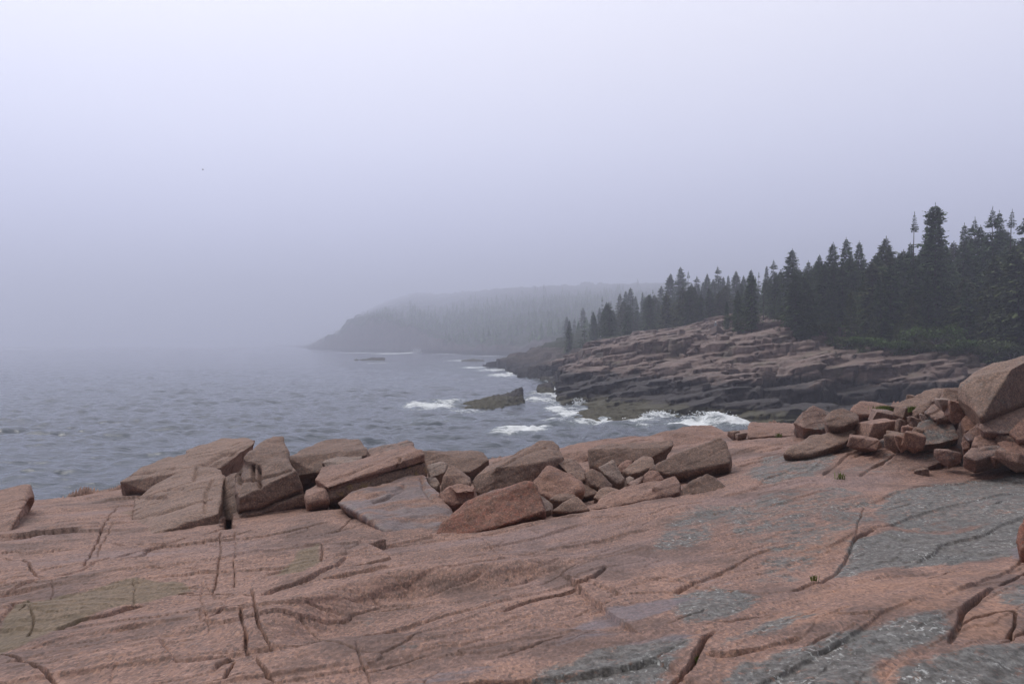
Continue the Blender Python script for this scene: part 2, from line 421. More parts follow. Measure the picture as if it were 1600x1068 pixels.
def step(pp, hi=0.06, lo=0.04, Lh=0.5, Ll=0.4, sharp=0.03, taper=0.2, groove=0.0, gw=0.03, taper2=None):
    """pp runs left to right in the photo: the far side (left of travel) is raised, the near side lowered"""
    if hi >= .1: hi *= .6
    soft = sharp > .1; hi, lo, Ll, sharp, gw = hi * (.85 if soft else .22), lo * (.85 if soft else .22), Ll * 2.2, sharp * (1 if soft else .4), gw * .5
    pts = [hit(*q) for q in pp]
    m, r, s, t = poly_dist(pts, 4 * max(Lh, Ll) + 0.2)
    t2 = taper if taper2 is None else taper2
    env = sstep(0, taper, t) if taper > 0 else 1
    env = env * (sstep(0, t2, 1 - t) if t2 > 0 else 1)
    sd = r * s
    k = sstep(-sharp, sharp, sd)
    if not soft: env = env * np.clip(.65 + .9 * vnoise(QX[m] * 1.7, QY[m] * 1.7, 0, 88), .45, 1.15)
    groove *= .42
    far = hi * np.exp(-np.maximum(sd, 0) / Lh); near = -lo * np.exp(-np.maximum(-sd, 0) / Ll)
    # fade beyond the ends of the line
    Z[m] += env * (k * far + (1 - k) * near)
    if groove > 0:
        Z[m] -= env * groove * np.exp(-((sd + gw * 0.6) / gw) ** 4)

# broad undulation, glacial grooves and thin sheet joints along the grain
ca, sa = math.cos(STRATA), math.sin(STRATA)
U = XX * ca + YY * sa; V = -XX * sa + YY * ca
near = sstep(2, 6, YY)
Z += 0.045 * fbm(U * 0.35, V * 0.8, 0 * U, 3, 3) + 0.012 * fbm(U * 0.9, V * 2.4, 0 * U, 4, 9)
ter = V * 1.15 + 0.35 * fbm(U * 0.35, V * 0.5, 0 * U + 4, 4, 23)
fr = ter - np.floor(ter)
Z += 0.024 * (sstep(0.0, 0.03, fr) - fr) * (0.3 + 0.7 * sstep(-0.2, 0.4, fbm(U * 0.5, V * 0.8, 0 * U + 9, 3, 61)))
ter2 = V * 4.6 + 0.9 * fbm(U * 0.8, V * 1.1, 0 * U + 2, 4, 29)
fr2 = ter2 - np.floor(ter2)
Z += 0.010 * (sstep(0.0, 0.05, fr2) - fr2) * sstep(0.0, 0.4, fbm(U * 0.9, V * 1.4, 0 * U + 19, 3, 67))
Z += 0.007 * fbm(XX * 6, YY * 4, 0 * XX, 3, 5) + 0.0035 * fbm(XX * 22, YY * 22, 0 * XX, 2, 15)

# slabby facets: flat tilted plates parted by tight joints
FW = (0.35 + .65 * sstep(900, 560, PX)) * sstep(-.35, .15, fbm(XX * .22, YY * .22, 0 * XX, 3, 131))
for (a_, b_, sd_, amp_) in ((3.4, 1.25, 401, 1.0), (1.5, .55, 411, .5)):
    wx_, wy_ = XX + .22 * fbm(XX * .7, YY * .7, 0 * XX, 2, sd_), YY + .22 * fbm(XX * .7, YY * .7, 0 * XX + 3, 2, sd_ + 1)
    cx_, cy_, cr_, ce_ = cells(wx_, wy_, a_, b_, STRATA * .8, sd_)
    r2_ = cr_ * 7.31 - np.floor(cr_ * 7.31); r3_ = cr_ * 13.7 - np.floor(cr_ * 13.7)
    Z += amp_ * FW * (.035 * (cr_ - .5) + (r2_ - .5) * .07 * (wx_ - cx_) + (r3_ - .5) * .12 * (wy_ - cy_))
    Z -= amp_ * FW * .05 * np.exp(-(ce_ / .009) ** 2) * sstep(-.5, .1, fbm(XX * .9, YY * .9, 0 * XX, 2, sd_ + 3))

# ---- joints, overhangs and steps of the ledge, read off the photograph
step([(0,928),(30,916),(60,906),(79,903),(105,897),(128,888),(147,879),(181,870),(215,861),(262,852),(345,829)], .10, .03, 1.2, .4, .02, 0.0, .12, .03, 0.0)
crack([(0,866),(34,869),(43,876),(56,895),(79,903)], .03, .14)
crack([(128,888),(142,865),(155,835),(165,818),(175,800),(187,790)], .028, .12)
crack([(150,872),(158,850),(170,830),(185,806)], .018, .07)
crack([(80,903),(82,925),(78,942)], .012, .04)
step([(20,1018),(60,1004),(120,992),(200,985),(260,975)], .03, .03, .4, .3, .02)
step([(82,986),(105,977),(120,971),(165,962),(200,952),(232,945)], .11, .05, .5, .3, .018, .12, .16, .03)
crack([(211,907),(212,925),(209,950)], .010, .04)
crack([(279,928),(292,925),(305,924)], .02, .08)
step([(20,962),(60,945),(120,928),(200,912),(290,905)], .05, .05, .6, .3, .05)
crack([(344,830),(347,866),(340,893),(331,926)], .020, .09, .05)
crack([(352,740),(356,770),(356,800),(358,828)], .16, .7, .05)
crack([(369,830),(367,870),(364,918)], .018, .08, .05)
crack([(281,928),(331,925),(364,928),(394,933)], .018, .07)
crack([(392,918),(396,940),(399,962),(405,988),(420,1003),(434,1022)], .022, .10)
crack([(318,984),(351,969),(386,964),(398,962)], .016, .07)
crack([(376,966),(380,990),(383,1008),(405,1042),(432,1072)], .024, .12, .05)
crack([(0,1015),(19,1019),(46,1032),(73,1046),(98,1072)], .024, .12, .05)
crack([(352,1070),(357,1052),(364,1036)], .024, .10)
crack([(314,905),(318,960),(326,1000)], .008, .03)
crack([(46,955),(52,975),(45,995)], .014, .06)
crack([(30,965),(45,955),(62,957)], .014, .06)
step([(396,936),(434,923),(484,910),(512,893),(541,874)], .09, .06, .45, .3, .02, .15, .07, .03, .05)
step([(455,868),(478,860),(503,858)], .05, .04, .3, .3, .02, .3, .05, .02, 0.05)
crack([(503,858),(503,870),(502,880)], .022, .09, .05)
step([(400,905),(440,893),(478,886),(502,879)], .03, .05, .4, .4, .03, .2, .03, .02, .05)
crack([(502,834),(529,829),(541,820),(553,807)], .02, .08)
crack([(521,779),(538,798),(553,807),(570,806)], .03, .14, .05)
step([(522,868),(540,867),(555,862),(565,852)], .04, .03, .25, .25, .02, .2, .04, .02)
# the long scoop across the middle
step([(425,1015),(464,978),(494,959),(557,932),(625,911),(700,903),(775,891),(869,877),(940,874)], .17, .17, .9, .75, .22, .2)
step([(770,950),(812,928),(869,912),(925,899),(946,882)], .08, .06, .5, .35, .018, .25, .15, .028, .05)
step([(788,829),(844,817),(907,808),(925,811),(985,806),(1015,803),(1045,793),(1090,784),(1140,773)], .15, .02, .5, .3, .025, .05, .05, .02, .2)
step([(930,800),(990,779),(1040,773),(1100,767),(1160,757)], .05, .02, .3, .3, .03)
crack([(739,838),(760,855),(786,870)], .010, .04)
step([(1000,905),(1037,897),(1094,905),(1131,912),(1169,920),(1220,922)], .04, .04, .5, .4, .02, .15, .06, .02)
step([(1220,924),(1259,910),(1285,905),(1300,894),(1322,867),(1337,841),(1364,830),(1395,831)], .03, .09, .4, .7, .02, .12, .13, .022, .15)
crack([(1337,841),(1338,822),(1346,800),(1352,790)], .018, .06)
step([(1043,1062),(1067,1047),(1090,1017),(1103,993),(1130,975)], .10, .06, .4, .4, .02, .05, .14, .025, .3)
step([(1100,1014),(1125,1020),(1150,1019),(1195,1010),(1258,996)], .07, .04, .35, .3, .015, .1, .07, .02)
step([(1130,975),(1200,940),(1300,905),(1420,893),(1560,880)], .03, .05, .5, .5, .05)
step([(1296,962),(1330,967),(1368,966)], .04, .03, .2, .2, .015, .25, .09, .022)
step([(1480,1010),(1495,984),(1502,961),(1525,935),(1557,918)], .12, .05, .5, .4, .03, .1, .14, .03)
crack([(1496,982),(1525,965),(1560,957),(1586,956),(1586,978),(1575,1000)], .025, .12)
step([(1368,1075),(1394,1040),(1450,1021),(1525,1002),(1565,998),(1640,985)], -.05, -.12, .4, .6, .04, .05, .06, .03)
crack([(1560,920),(1585,905),(1600,895),(1630,870)], .03, .12)
step([(1165,765),(1210,757),(1255,754),(1300,756)], .02, .05, .3, .3, .02, .2, .05, .02)
step([(1284,748),(1296,736),(1310,724),(1325,711),(1352,702)], .10, .08, .35, .3, .03, .1, .07, .03)
step([(1340,748),(1355,738),(1370,727),(1382,720),(1405,703)], .11, .10, .35, .35, .03, .1, .10, .035)
step([(1255,748),(1275,730),(1290,715),(1320,703)], .04, .04, .3, .3, .03)
step([(1150,730),(1175,723),(1197,719),(1203,722)], .08, .05, .4, .3, .02, .2, .10, .03, .1)
step([(1180,707),(1205,702),(1228,698)], .08, .05, .4, .3, .02, .3, .10, .03, .05)
step([(1140,705),(1160,699),(1205,690),(1235,684),(1290,666)], .10, .04, .4, .3, .02, .1, .06, .03)
step([(1295,697),(1330,690),(1360,676),(1395,655)], .08, .08, .35, .3, .03, .15, .08, .03)
step([(1320,720),(1350,708),(1380,690),(1410,668)], .08, .08, .35, .3, .03, .15, .06, .03)
crack([(1225,664),(1245,676),(1262,683)], .02, .06)
step([(640,842),(700,839),(760,834),(800,822)], .02, .03, .4, .4, .05)
step([(180,800),(230,790),(290,770),(330,752)], .06, .04, .5, .3, .03)
step([(100,822),(150,808),(185,795)], .04, .02, .3, .2, .02)
step([(0,850),(60,842),(130,822)], .02, .02, .4, .2, .02)
step([(110,776),(150,769),(195,763)], .0, .0, .3, .3, .02)

# hairline joints along the grain
hr = np.random.default_rng(8)
for i in range(70):
    yy = 4.2 * (4.2 ** hr.random()); xx = hr.uniform(-.62, .68) * yy; a = STRATA * .75 + hr.normal(0, .16); L = hr.uniform(.15, .9) * (.5 + yy / 10)
    if hr.random() < .12: a += 1.3
    pts = [(xx + (t - .5) * L * math.cos(a) + hr.normal(0, .012), yy + (t - .5) * L * math.sin(a) + hr.normal(0, .012)) for t in np.linspace(0, 1, 5)]
    m, rr, s, t = poly_dist(pts, .12)
    if not m.any(): continue
    w = hr.uniform(.004, .009) * (.6 + yy / 12)
    Z[m] -= hr.uniform(.012, .04) * sstep(0, .3, t) * sstep(0, .3, 1 - t) * np.exp(-(rr / w) ** 2)

# fall away to the sea past the seaward edge
dE = YY - np.interp(XX, EX, EY) + 0.5 * fbm(XX * 0.6, YY * 0.6, 0 * XX, 4, 77)
Z = np.where(dE > 0, Z - 0.9 * dE - 0.55 * dE ** 1.5 + 0.25 * fbm(XX, YY, Z, 4, 83), Z)
Z = np.maximum(Z, -2.5 + 0 * Z)
LEDGE_XX, LEDGE_YY, LEDGE_Z = XX, YY, Z

def poly_mask(polys, soft):
    out = np.zeros_like(XX)
    for pp, w in polys:
        pts = np.array([hit(*q) for q in pp]); n = len(pts)
        inside = np.zeros(XX.shape, bool); dist = np.full(XX.shape, 1e9)
        x0, y0 = pts.min(0) - 3 * soft; x1, y1 = pts.max(0) + 3 * soft
        m = (XX > x0) & (XX < x1) & (YY > y0) & (YY < y1)
        X, Y = XX[m], YY[m]; ins = np.zeros(X.shape, bool); dd = np.full(X.shape, 1e9)
        for i in range(n):
            a, b = pts[i], pts[(i + 1) % n]; d = b - a
            c = ((a[1] > Y) != (b[1] > Y)) & (X < (b[0] - a[0]) * (Y - a[1]) / (b[1] - a[1] + 1e-12) + a[0])
            ins ^= c
            t = np.clip(((X - a[0]) * d[0] + (Y - a[1]) * d[1]) / ((d ** 2).sum() + 1e-12), 0, 1)
            dd = np.minimum(dd, np.hypot(X - a[0] - t * d[0], Y - a[1] - t * d[1]))
        sd = np.where(ins, dd, -dd)
        out[m] = np.maximum(out[m], w * sstep(-soft, soft, sd))
    return out

lich = poly_mask([
  ([(1330,842),(1390,828),(1480,835),(1590,800),(1700,790),(1700,850),(1560,868),(1420,882),(1290,900)], 1.05),
  ([(1380,770),(1600,735),(1800,730),(1700,800),(1500,830),(1390,826),(1350,800)], .80),
  ([(1090,800),(1180,770),(1330,760),(1400,790),(1330,850),(1260,905),(1150,915),(1180,860)], .62),
  ([(1030,800),(1140,778),(1160,800),(1100,850),(1010,860)], .66),
  ([(1040,915),(1120,905),(1200,925),(1150,962),(1060,970)], .92),
  ([(1130,985),(1240,945),(1300,965),(1240,990),(1120,1010)], .78),
  ([(1150,1030),(1300,990),(1480,955),(1500,1000),(1400,1030),(1370,1100),(1080,1100)], .92),
  ([(1390,1050),(1450,1027),(1560,1005),(1700,1000),(1700,1120),(1370,1110)], .98),
  ([(1520,940),(1570,915),(1680,900),(1680,970),(1590,960)], .8),
  ([(790,1100),(830,1040),(920,1000),(1060,985),(1100,990),(1060,1050),(1030,1110)], .88),
  ([(545,950),(570,935),(610,930),(600,955),(560,965)], .62),
  ([(1150,745),(1190,715),(1290,700),(1320,715),(1280,748),(1200,760)], .72),
  ([(1290,735),(1420,690),(1480,700),(1440,735),(1350,748)], .55),
  ([(1300,700),(1400,640),(1440,650),(1380,700)], .62),
  ([(560,1000),(760,930),(900,925),(820,1000),(640,1060)], .34),
  ([(560,930),(780,900),(930,885),(860,925),(700,960)], .40),
], 0.22)
wet = poly_mask([
  ([(880,960),(960,935),(1060,910),(1110,925),(1030,960),(960,990),(820,1010)], .60),
  ([(960,985),(1060,975),(1130,985),(1090,1000),(960,1010)], .62),
  ([(255,1010),(300,940),(345,950),(390,965),(350,1010),(250,1060)], .42),
  ([(420,1068),(520,1030),(700,1020),(820,1010),(760,1080)], .55),
  ([(1560,860),(1600,800),(1680,790),(1650,900)], .75),
  ([(1150,735),(1200,745),(1300,715),(1260,700)], .50),
  ([(0,1040),(150,1000),(260,990),(200,1050),(60,1090)], .46),
  ([(1060,895),(1120,890),(1180,900),(1160,910),(1080,905)], .60),
], 0.18)
olive = poly_mask([
  ([(-20,1020),(10,965),(60,942),(120,928),(210,905),(290,912),(300,922),(230,942),(150,962),(85,984),(40,1005)], 1.0),
  ([(430,900),(470,870),(500,862),(500,882),(460,900)], .9),
  ([(180,800),(260,780),(340,750),(330,790),(220,815)], .5),
], 0.10)
orange = poly_mask([
  ([(1220,925),(1330,898),(1540,885),(1600,880),(1540,925),(1480,960),(1330,965),(1180,985),(1190,950)], .55),
  ([(1490,1000),(1500,960),(1560,920),(1600,930),(1590,1000)], .9),
  ([(1375,1070),(1392,1042),(1450,1021),(1420,1035),(1400,1075)], .9),
  ([(1180,960),(1260,940),(1330,960),(1330,975),(1200,985)], .8),
  ([(860,1035),(960,1000),(1040,990),(1060,985),(1010,1010),(900,1040)], .8),
  ([(1000,940),(1040,915),(1080,900),(1060,930),(1010,965)], .7),
  ([(1200,860),(1340,800),(1360,830),(1300,890)], .5),
], 0.15)
me, used = grid_mesh(XX, YY, Z, 'ledge', keep=(Z > -2.4))
set_color_attr(me, 'mask', np.stack([lich, wet, olive, orange], -1).reshape(-1, 4)[used])
ledge = link('ground', me, M['ledge'])
tag(ledge, 'broad pink granite ledge with grey lichen sloping down to the sea', 'rock ledge', kind='structure')

# ------------------------------------------------------------------ loose rocks
_rock_n = [0]
DG = None
def rock(label, mat, Y0, hulls, T=0.9, vox=0.024, smooth=1, amp=0.03, cracks=(), cat='boulder', name='boulder', drop=0.35, strata=0.5, group='loose rocks piled on the ledge', world=None):
    _rock_n[0] += 1; seed = 100 + _rock_n[0] * 7
    if hulls and not isinstance(hulls[0], list): hulls = [hulls]
    bm = bmesh.new()
    for h in hulls:
        f = np.array([P(x, y, far(Y0 + d)) for x, y, d in h])
        cen = f.mean(0); bear = np.array([cen[0], cen[1], 0]); bear /= np.linalg.norm(bear)
        back = f + bear * T
        back[:, :2] = back[:, :2] * 0.85 + (cen + bear * T)[:2] * 0.15
        slope = (CAMZ - f[:, 2]) / np.hypot(f[:, 0], f[:, 1])
        back[:, 2] -= slope * T + drop * T + 0.02
        low = f[f[:, 2] < np.percentile(f[:, 2], 45)].copy(); low[:, 2] -= 0.25 if T > .35 else .05; low[:, :2] += bear[:2] * 0.35
        vs = [bm.verts.new(v) for v in np.vstack([f, back, low])]
        res = bmesh.ops.convex_hull(bm, input=vs, use_existing_faces=False)
        kill = set(e for e in res.get('geom_interior', []) + res.get('geom_unused', []) if isinstance(e, bmesh.types.BMVert))
        for v in kill:
            if v.is_valid: bm.verts.remove(v)
    if world is not None:
        bmesh.ops.convex_hull(bm, input=[bm.verts.new(v) for v in world], use_existing_faces=False)
    me0 = bpy.data.meshes.new('hull'); bm.to_mesh(me0); bm.free()
    ob = bpy.data.objects.new('hull', me0); COL.objects.link(ob)
    md = ob.modifiers.new('r', 'REMESH'); md.mode = 'VOXEL'; md.voxel_size = vox
    if smooth:
        s = ob.modifiers.new('s', 'SMOOTH'); s.factor = 0.5; s.iterations = max(1, int(smooth * .6))
    dg = bpy.context.evaluated_depsgraph_get(); dg.update()
    me = bpy.data.meshes.new_from_object(ob.evaluated_get(dg))
    bpy.data.objects.remove(ob); bpy.data.meshes.remove(me0)
    n = len(me.vertices)
    co = np.empty(n * 3); me.vertices.foreach_get('co', co); co = co.reshape(-1, 3)
    no = np.empty(n * 3); me.vertex_normals.foreach_get('vector', no); no = no.reshape(-1, 3)
    x, y, z = co.T
    d = amp * fbm(x * 1.6, y * 1.6, z * 1.6, 4, seed) + 0.30 * amp * fbm(x * 5, y * 5, z * 5, 4, seed + 3) + 0.10 * amp * fbm(x * 21, y * 21, z * 21, 2, seed + 4)
    # sheeting joints that follow the grain
    w = (-x * sa + y * ca) * 0.55 + z * 1.0 - 0.12 * (x * ca + y * sa) + 0.10 * fbm(x * .8, y * .8, z * .8, 3, seed + 5)
    fr = w * 5.5 + seed * .37; fr = fr - np.floor(fr)
    sel = sstep(-0.1, 0.4, fbm(x * 1.1, y * 1.1, z * 1.1, 3, seed + 9))
    d += strata * (.010 * (sstep(0, 0.06, fr) - fr) - .013 * np.exp(-(np.minimum(fr, 1 - fr) / .05) ** 2)) * sel
    if cracks:
        qx = CX + F * x / y; qy = HY + F * (CAMZ - z) / y
        qx = qx + 1.2 * fbm(x * 3, y * 3, z * 3, 3, seed + 21); qy = qy + 1.2 * fbm(x * 3, y * 3, z * 3 + 9, 3, seed + 25)
        facing = (co[:, 0] * no[:, 0] + co[:, 1] * no[:, 1] + (co[:, 2] - CAMZ) * no[:, 2]) < 0
        for pts, dep, wid in cracks:
            r = np.full(n, 1e9)
            for (ax, ay), (bx, by) in zip(pts[:-1], pts[1:]):
                t = np.clip(((qx - ax) * (bx - ax) + (qy - ay) * (by - ay)) / ((bx - ax) ** 2 + (by - ay) ** 2), 0, 1)
                r = np.minimum(r, np.hypot(qx - ax - t * (bx - ax), qy - ay - t * (by - ay)))
            d -= np.where(facing, dep * np.exp(-(r / wid) ** 2), 0)
    co = co + no * d[:, None]
    base = np.array([co[:, 0].mean(), co[:, 1].mean(), co[:, 2].min()])
    me.vertices.foreach_set('co', (co - base).ravel()); me.update()
    me.materials.clear()
    o = link(name, me, M[mat]); o.location = base
    tag(o, label, cat, group)
    return o

SL = dict(cat='rock slab', name='rock_slab', group='slabs split from the ledge')
rock('pointed slab end jutting in at the left edge of the picture beside the water', 'pink', 11.3,
     [(-90,800,1.5),(-20,772,2.2),(20,761,2.3),(45,757,2.4),(52,776,2.2),(44,790,1.5),(26,814,.6),(12,846,0),(-10,862,-.1),(-90,885,0)], T=1.0, strata=.8, **SL,
     cracks=[([(50,782),(30,815),(14,845)], .12, 3)])
rock('low dark flat slab at the waterline left of the stacked blocks', 'brown', 17.6,
     [(108,778,0),(112,773,.3),(150,768,.6),(190,762,.8),(215,765,.6),(215,779,0),(150,781,-.2)], T=.9, strata=1.0, **SL)
rock('grey brown slab tilted against the sea at the back of the stacked blocks', 'tan', 16.2,
     [[(187,752,0),(194,766,0),(200,769,0),(232,768,-.3),(300,735,-.3),(345,731,0),(352,716,.4),(310,708,1.3),(262,711,1.4),(215,731,.7)],
      [(300,735,-.2),(345,731,0),(366,709,.5),(396,694,1.0),(398,688,1.3),(388,682,2.0),(345,685,2.2),(290,702,1.6)]], T=1.2, strata=.8, **SL,
     cracks=[([(200,741),(235,738),(262,732),(272,732)], .06, 2), ([(310,732),(345,708),(366,706)], .10, 3)])
rock('broad wedge shaped slab with a dark undercut front left of the deep fissure', 'tan', 12.0,
     [(344,829,0),(343,800,0),(290,816,-.45),(240,836,-.8),(196,862,-1.1),(213,862,-1.1),(262,852,-.6),(212,779,2.0),(250,752,2.8),(306,727,3.3),(344,735,2.9),(351,743,2.3),(347,775,1.0)], T=.8, strata=.9, amp=0.026, drop=.2, **SL,
     cracks=[([(165,827),(200,814),(255,800),(310,783),(330,779)], .06, 2), ([(320,783),(322,770),(332,750)], .05, 2), ([(320,800),(321,783)], .04, 2), ([(303,749),(308,729)], .06, 2), ([(212,778),(240,778),(258,777)], .05, 2), ([(258,767),(285,764)],.04,2)])
rock('tall split block with a dark front face right of the deep fissure', 'brown', 12.3,
     [[(374,777,0),(375,818,0),(481,787,.35),(474,768,.4),(464,734,.45),(447,716,1.1),(390,711,1.3),(366,742,.9),(369,768,.25)],
      [(378,715,1.0),(400,696,1.7),(427,682,2.2),(443,681,2.2),(450,702,1.7),(448,720,1.1),(455,737,.75),(395,745,.8)]], T=1.0, strata=.7, **SL,
     cracks=[([(372,802),(410,796),(440,780),(475,768)], .12, 2.2), ([(374,729),(372,745),(376,755)], .12, 2.2), ([(395,727),(396,750)], .12, 2), ([(404,730),(405,745),(406,760)], .15, 2.2), ([(366,742),(370,732)], .1, 2), ([(372,752),(400,749),(455,733)], .05, 2)])
rock('brown slab with rounded right end standing behind the split block', 'brown', 14.6,
     [(449,715,.2),(455,745,0),(500,738,0),(560,714,.6),(575,710,.6),(575,699,.8),(563,686,1.7),(540,684,1.9),(500,691,1.5),(470,702,.8)], T=.9, **SL)
rock('thin pale slab tip lying over the notch behind the long slab', 'pale', 13.6,
     [(503,722,0),(518,714,.3),(566,712,.6),(565,722,.2),(512,733,-.1)], T=.6, **SL)
rock('grey weathered slab behind the upper end of the long slab', 'grey', 14.2,
     [(572,702,.5),(600,694,.7),(636,685,1.0),(647,689,.9),(650,705,.3),(582,714,.2)], T=.8, strata=1., **SL)
rock('long straight slab with a yellow streaked lower front edge', 'pink', 12.0,
     [[(493,748,.35),(511,761,.02),(511,769,.05),(666,722,.92),(665,708,.92),(660,701,1.05),(641,694,1.7),(600,705,1.6),(504,732,1.0)]], T=.7, strata=.4, **SL,
     cracks=[([(625,716),(626,724),(622,730)], .06, 2), ([(508,768),(560,753),(620,738),(668,724)], .10, 2.2), ([(520,750),(580,725),(630,705)], .02, 1.5)])
rock('lower yellow stained layer beneath the long straight slab', 'yellow', 12.0,
     [[(512,768,.10),(514,780,.08),(600,758,.5),(668,742,.95),(666,721,.98),(560,752,.4)]], T=.6, strata=.3, **SL)
rock('small squared block wedged between the split block and the long slab', 'pink', 11.9,
     [(474,763,.5),(495,754,.6),(509,764,.2),(513,781,.1),(484,788,0),(477,777,.1)], T=.5)
rock('large tilted slab with a damp mauve face and a dark gap along its left edge', 'wet', 10.3,
     [(527,785,1.3),(545,772,1.7),(600,752,2.1),(641,740,2.4),(664,741,2.4),(672,762,1.9),(690,783,1.4),(709,803,1.0),(702,822,.5),(690,840,.1),(652,850,0),(622,850,0),(600,832,.15),(570,806,.6)], T=.5, strata=.5, amp=0.033, drop=.5, **SL,
     cracks=[([(583,784),(610,775),(634,760)], .05, 2), ([(575,777),(610,769),(632,757)], .04, 2), ([(658,745),(662,765),(680,785)], .05, 2.5)])
rock('flat topped brown slab against the sea between the long slab and the big boulder', 'brown', 15.6,
     [(655,704,.4),(700,702,.9),(735,703,.9),(756,708,.6),(766,718,.2),(742,729,0),(734,738,-.2),(668,733,-.1)], T=1.0, **SL)
rock('pale sliver of rock beside the upper end of the tilted slab', 'pale', 13.6,
     [(666,727,.3),(690,721,.5),(701,723,.4),(695,738,.1),(672,746,0)], T=.5)
rock('pale stone below the sliver at the end of the tilted slab', 'pale', 12.6,
     [(667,746,.3),(680,745,.3),(688,755,.1),(682,764,0),(670,757,.1)], T=.4)
rock('four sided pointed stone left of the big rounded boulder', 'tan', 12.5,
     [(702,723,.4),(724,735,.5),(737,746,.4),(733,758,.1),(715,765,0),(690,766,0),(695,744,.1)], T=.6)
rock('lumpy round pink stone in front of the pointed stone', 'red', 11.7,
     [[(683,768,.1),(700,758,.3),(720,754,.5),(744,762,.4),(750,774,.2),(735,785,.05),(707,792,0),(690,784,0)], [(700,758,.2),(722,754,.35),(743,761,.25),(742,767,.05),(712,770,.0)]], T=.5, amp=0.039, smooth=3, strata=1.2)
rock('big rounded brown boulder in the middle of the pile', 'brown', 12.5,
     [(745,769,0),(766,777,-.1),(802,771,0),(852,752,.25),(737,752,.2),(742,742,.25),(775,727,.15),(852,722,.35),(880,715,.8),(755,728,.6),(790,711,1.0),(822,697,1.3),(845,688,1.4),(862,688,1.5),(874,698,1.2)], T=1.1, smooth=4, amp=0.033, strata=.4, cat='boulder',
     cracks=[([(770,722),(800,706),(840,694)], .03, 2), ([(785,724),(820,708),(855,700)], .03, 2)])
rock('broken rust brown boulder leaning at the front of the pile', 'rust', 10.45,
     [(678,841,0),(720,838,0),(760,829,.05),(800,816,.1),(853,798,.25),(850,788,.35),(838,761,.65),(828,752,.75),(815,756,.75),(800,762,.8),(768,768,.85),(728,786,.6),(692,814,.25)], T=.8, amp=0.039, smooth=2, strata=.2)
rock('pale grey cap stone lying on the top rim of the rust brown boulder', 'greyer', 10.9,
     [(752,772,.35),(770,764,.45),(798,760,.5),(800,765,.3),(775,774,.2)], T=.35, vox=.02)
rock('reddish dimpled boulder right of the rust brown one', 'red', 11.8,
     [(832,754,.3),(845,739,.4),(856,727,.6),(870,731,.6),(892,735,.5),(908,750,.3),(910,766,.1),(892,773,0),(866,780,-.1),(846,772,0)], T=.7, amp=0.039)
rock('tan stone with a flat cut end behind the reddish boulder', 'tan', 12.9,
     [(870,722,.2),(881,715,.4),(898,716,.5),(915,732,.4),(918,747,.1),(905,753,-.1),(888,740,0)], T=.6)
rock('smooth oval stone standing between the tan stone and the pale block', 'brown', 12.4,
     [(914,740,.2),(924,731,.3),(938,737,.3),(958,757,.2),(950,768,0),(922,756,0)], T=.5, smooth=4)
rock('pale angular block with a peaked top in the pile', 'pale', 12.8,
     [(932,729,.1),(957,714,.4),(962,718,.3),(978,746,.1),(966,757,0),(954,748,0),(944,741,0)], T=.5, smooth=1)
rock('long brown boulder with an overhanging right end at the back of the pile', 'brown', 14.3,
     [(918,702,.2),(930,693,.6),(980,689,.8),(1051,688,.9),(1053,695,.6),(1022,713,.3),(966,726,0),(940,737,-.1),(922,728,0)], T=.9, smooth=3)
rock('low bedrock slab behind the long brown boulder', 'pink', 16.6,
     [(873,706,.2),(905,693,.9),(965,684,1.3),(1035,679,1.5),(1042,690,.4),(985,694,.3),(930,708,0),(905,724,-.2),(878,718,-.1)], T=1.2, strata=1., **SL)
rock('broad pale bedrock slab with a dark lower edge nearest the breaking waves', 'pink', 18.0,
     [(985,690,.3),(1040,673,1.0),(1066,667,1.5),(1112,664,1.7),(1132,673,1.2),(1151,686,.6),(1140,692,.2),(1053,703,-.1),(1030,700,0)], T=1.3, **SL)
rock('long bedrock shelf sloping to the sea behind the big rounded boulder', 'pink', 18.5,
     [(745,727,0),(770,717,.6),(840,706,1.0),(900,693,1.4),(960,685,1.6),(960,700,.4),(880,712,0),(800,730,-.3)], T=1.2, strata=1., **SL)
rock('dark wedge shaped boulder with a long straight top edge', 'brown', 13.0,
     [(1014,733,0),(1050,712,.3),(1090,697,.6),(1124,684,.9),(1133,690,.8),(1143,715,.4),(1139,723,.2),(1072,743,0),(1042,741,-.1),(1062,706,.6)], T=.8, smooth=2, amp=0.023)
rock('small red stone tucked under the overhang of the long boulder', 'red', 13.6,
     [(966,728,0),(978,718,.2),(987,719,.2),(988,727,.1),(978,736,-.1),(968,738,-.1)], T=.4)
rock('tan flat topped block under the overhang beside the small red stone', 'tan', 13.4,
     [(974,735,0),(990,722,.3),(1006,714,.5),(1019,716,.4),(1023,729,.1),(1000,738,-.1),(982,742,-.1)], T=.5)
rock('blunt pinkish stone left of the tan flagged bench', 'red', 12.4,
     [(998,750,0),(1006,738,.15),(1017,732,.3),(1030,737,.2),(1038,748,.1),(1015,757,-.1)], T=.4)
rock('little stone between the pale block and the pinkish stone', 'pale', 12.5,
     [(975,745,.1),(984,741,.2),(992,745,.1),(990,755,0),(978,756,0)], T=.3, vox=.02)
rock('flat grey stone lying at the foot of the pinkish stone', 'grey', 12.2,
     [(982,755,0),(996,745,.2),(1008,742,.3),(1002,752,.1),(990,762,-.1)], T=.3, vox=.02)
rock('pale bench of rock with a rounded knobbly right end', 'pink', 11.2,
     [[(920,797,-.1),(935,776,.3),(975,760,.6),(1010,750,.8),(1040,748,.8),(1045,760,.5),(1035,777,.2),(960,792,0)],
      [(1020,762,.3),(1035,747,.7),(1055,742,.8),(1064,752,.6),(1062,768,.35),(1042,776,.2),(1028,776,.2)]], T=.6, smooth=4, strata=.4)
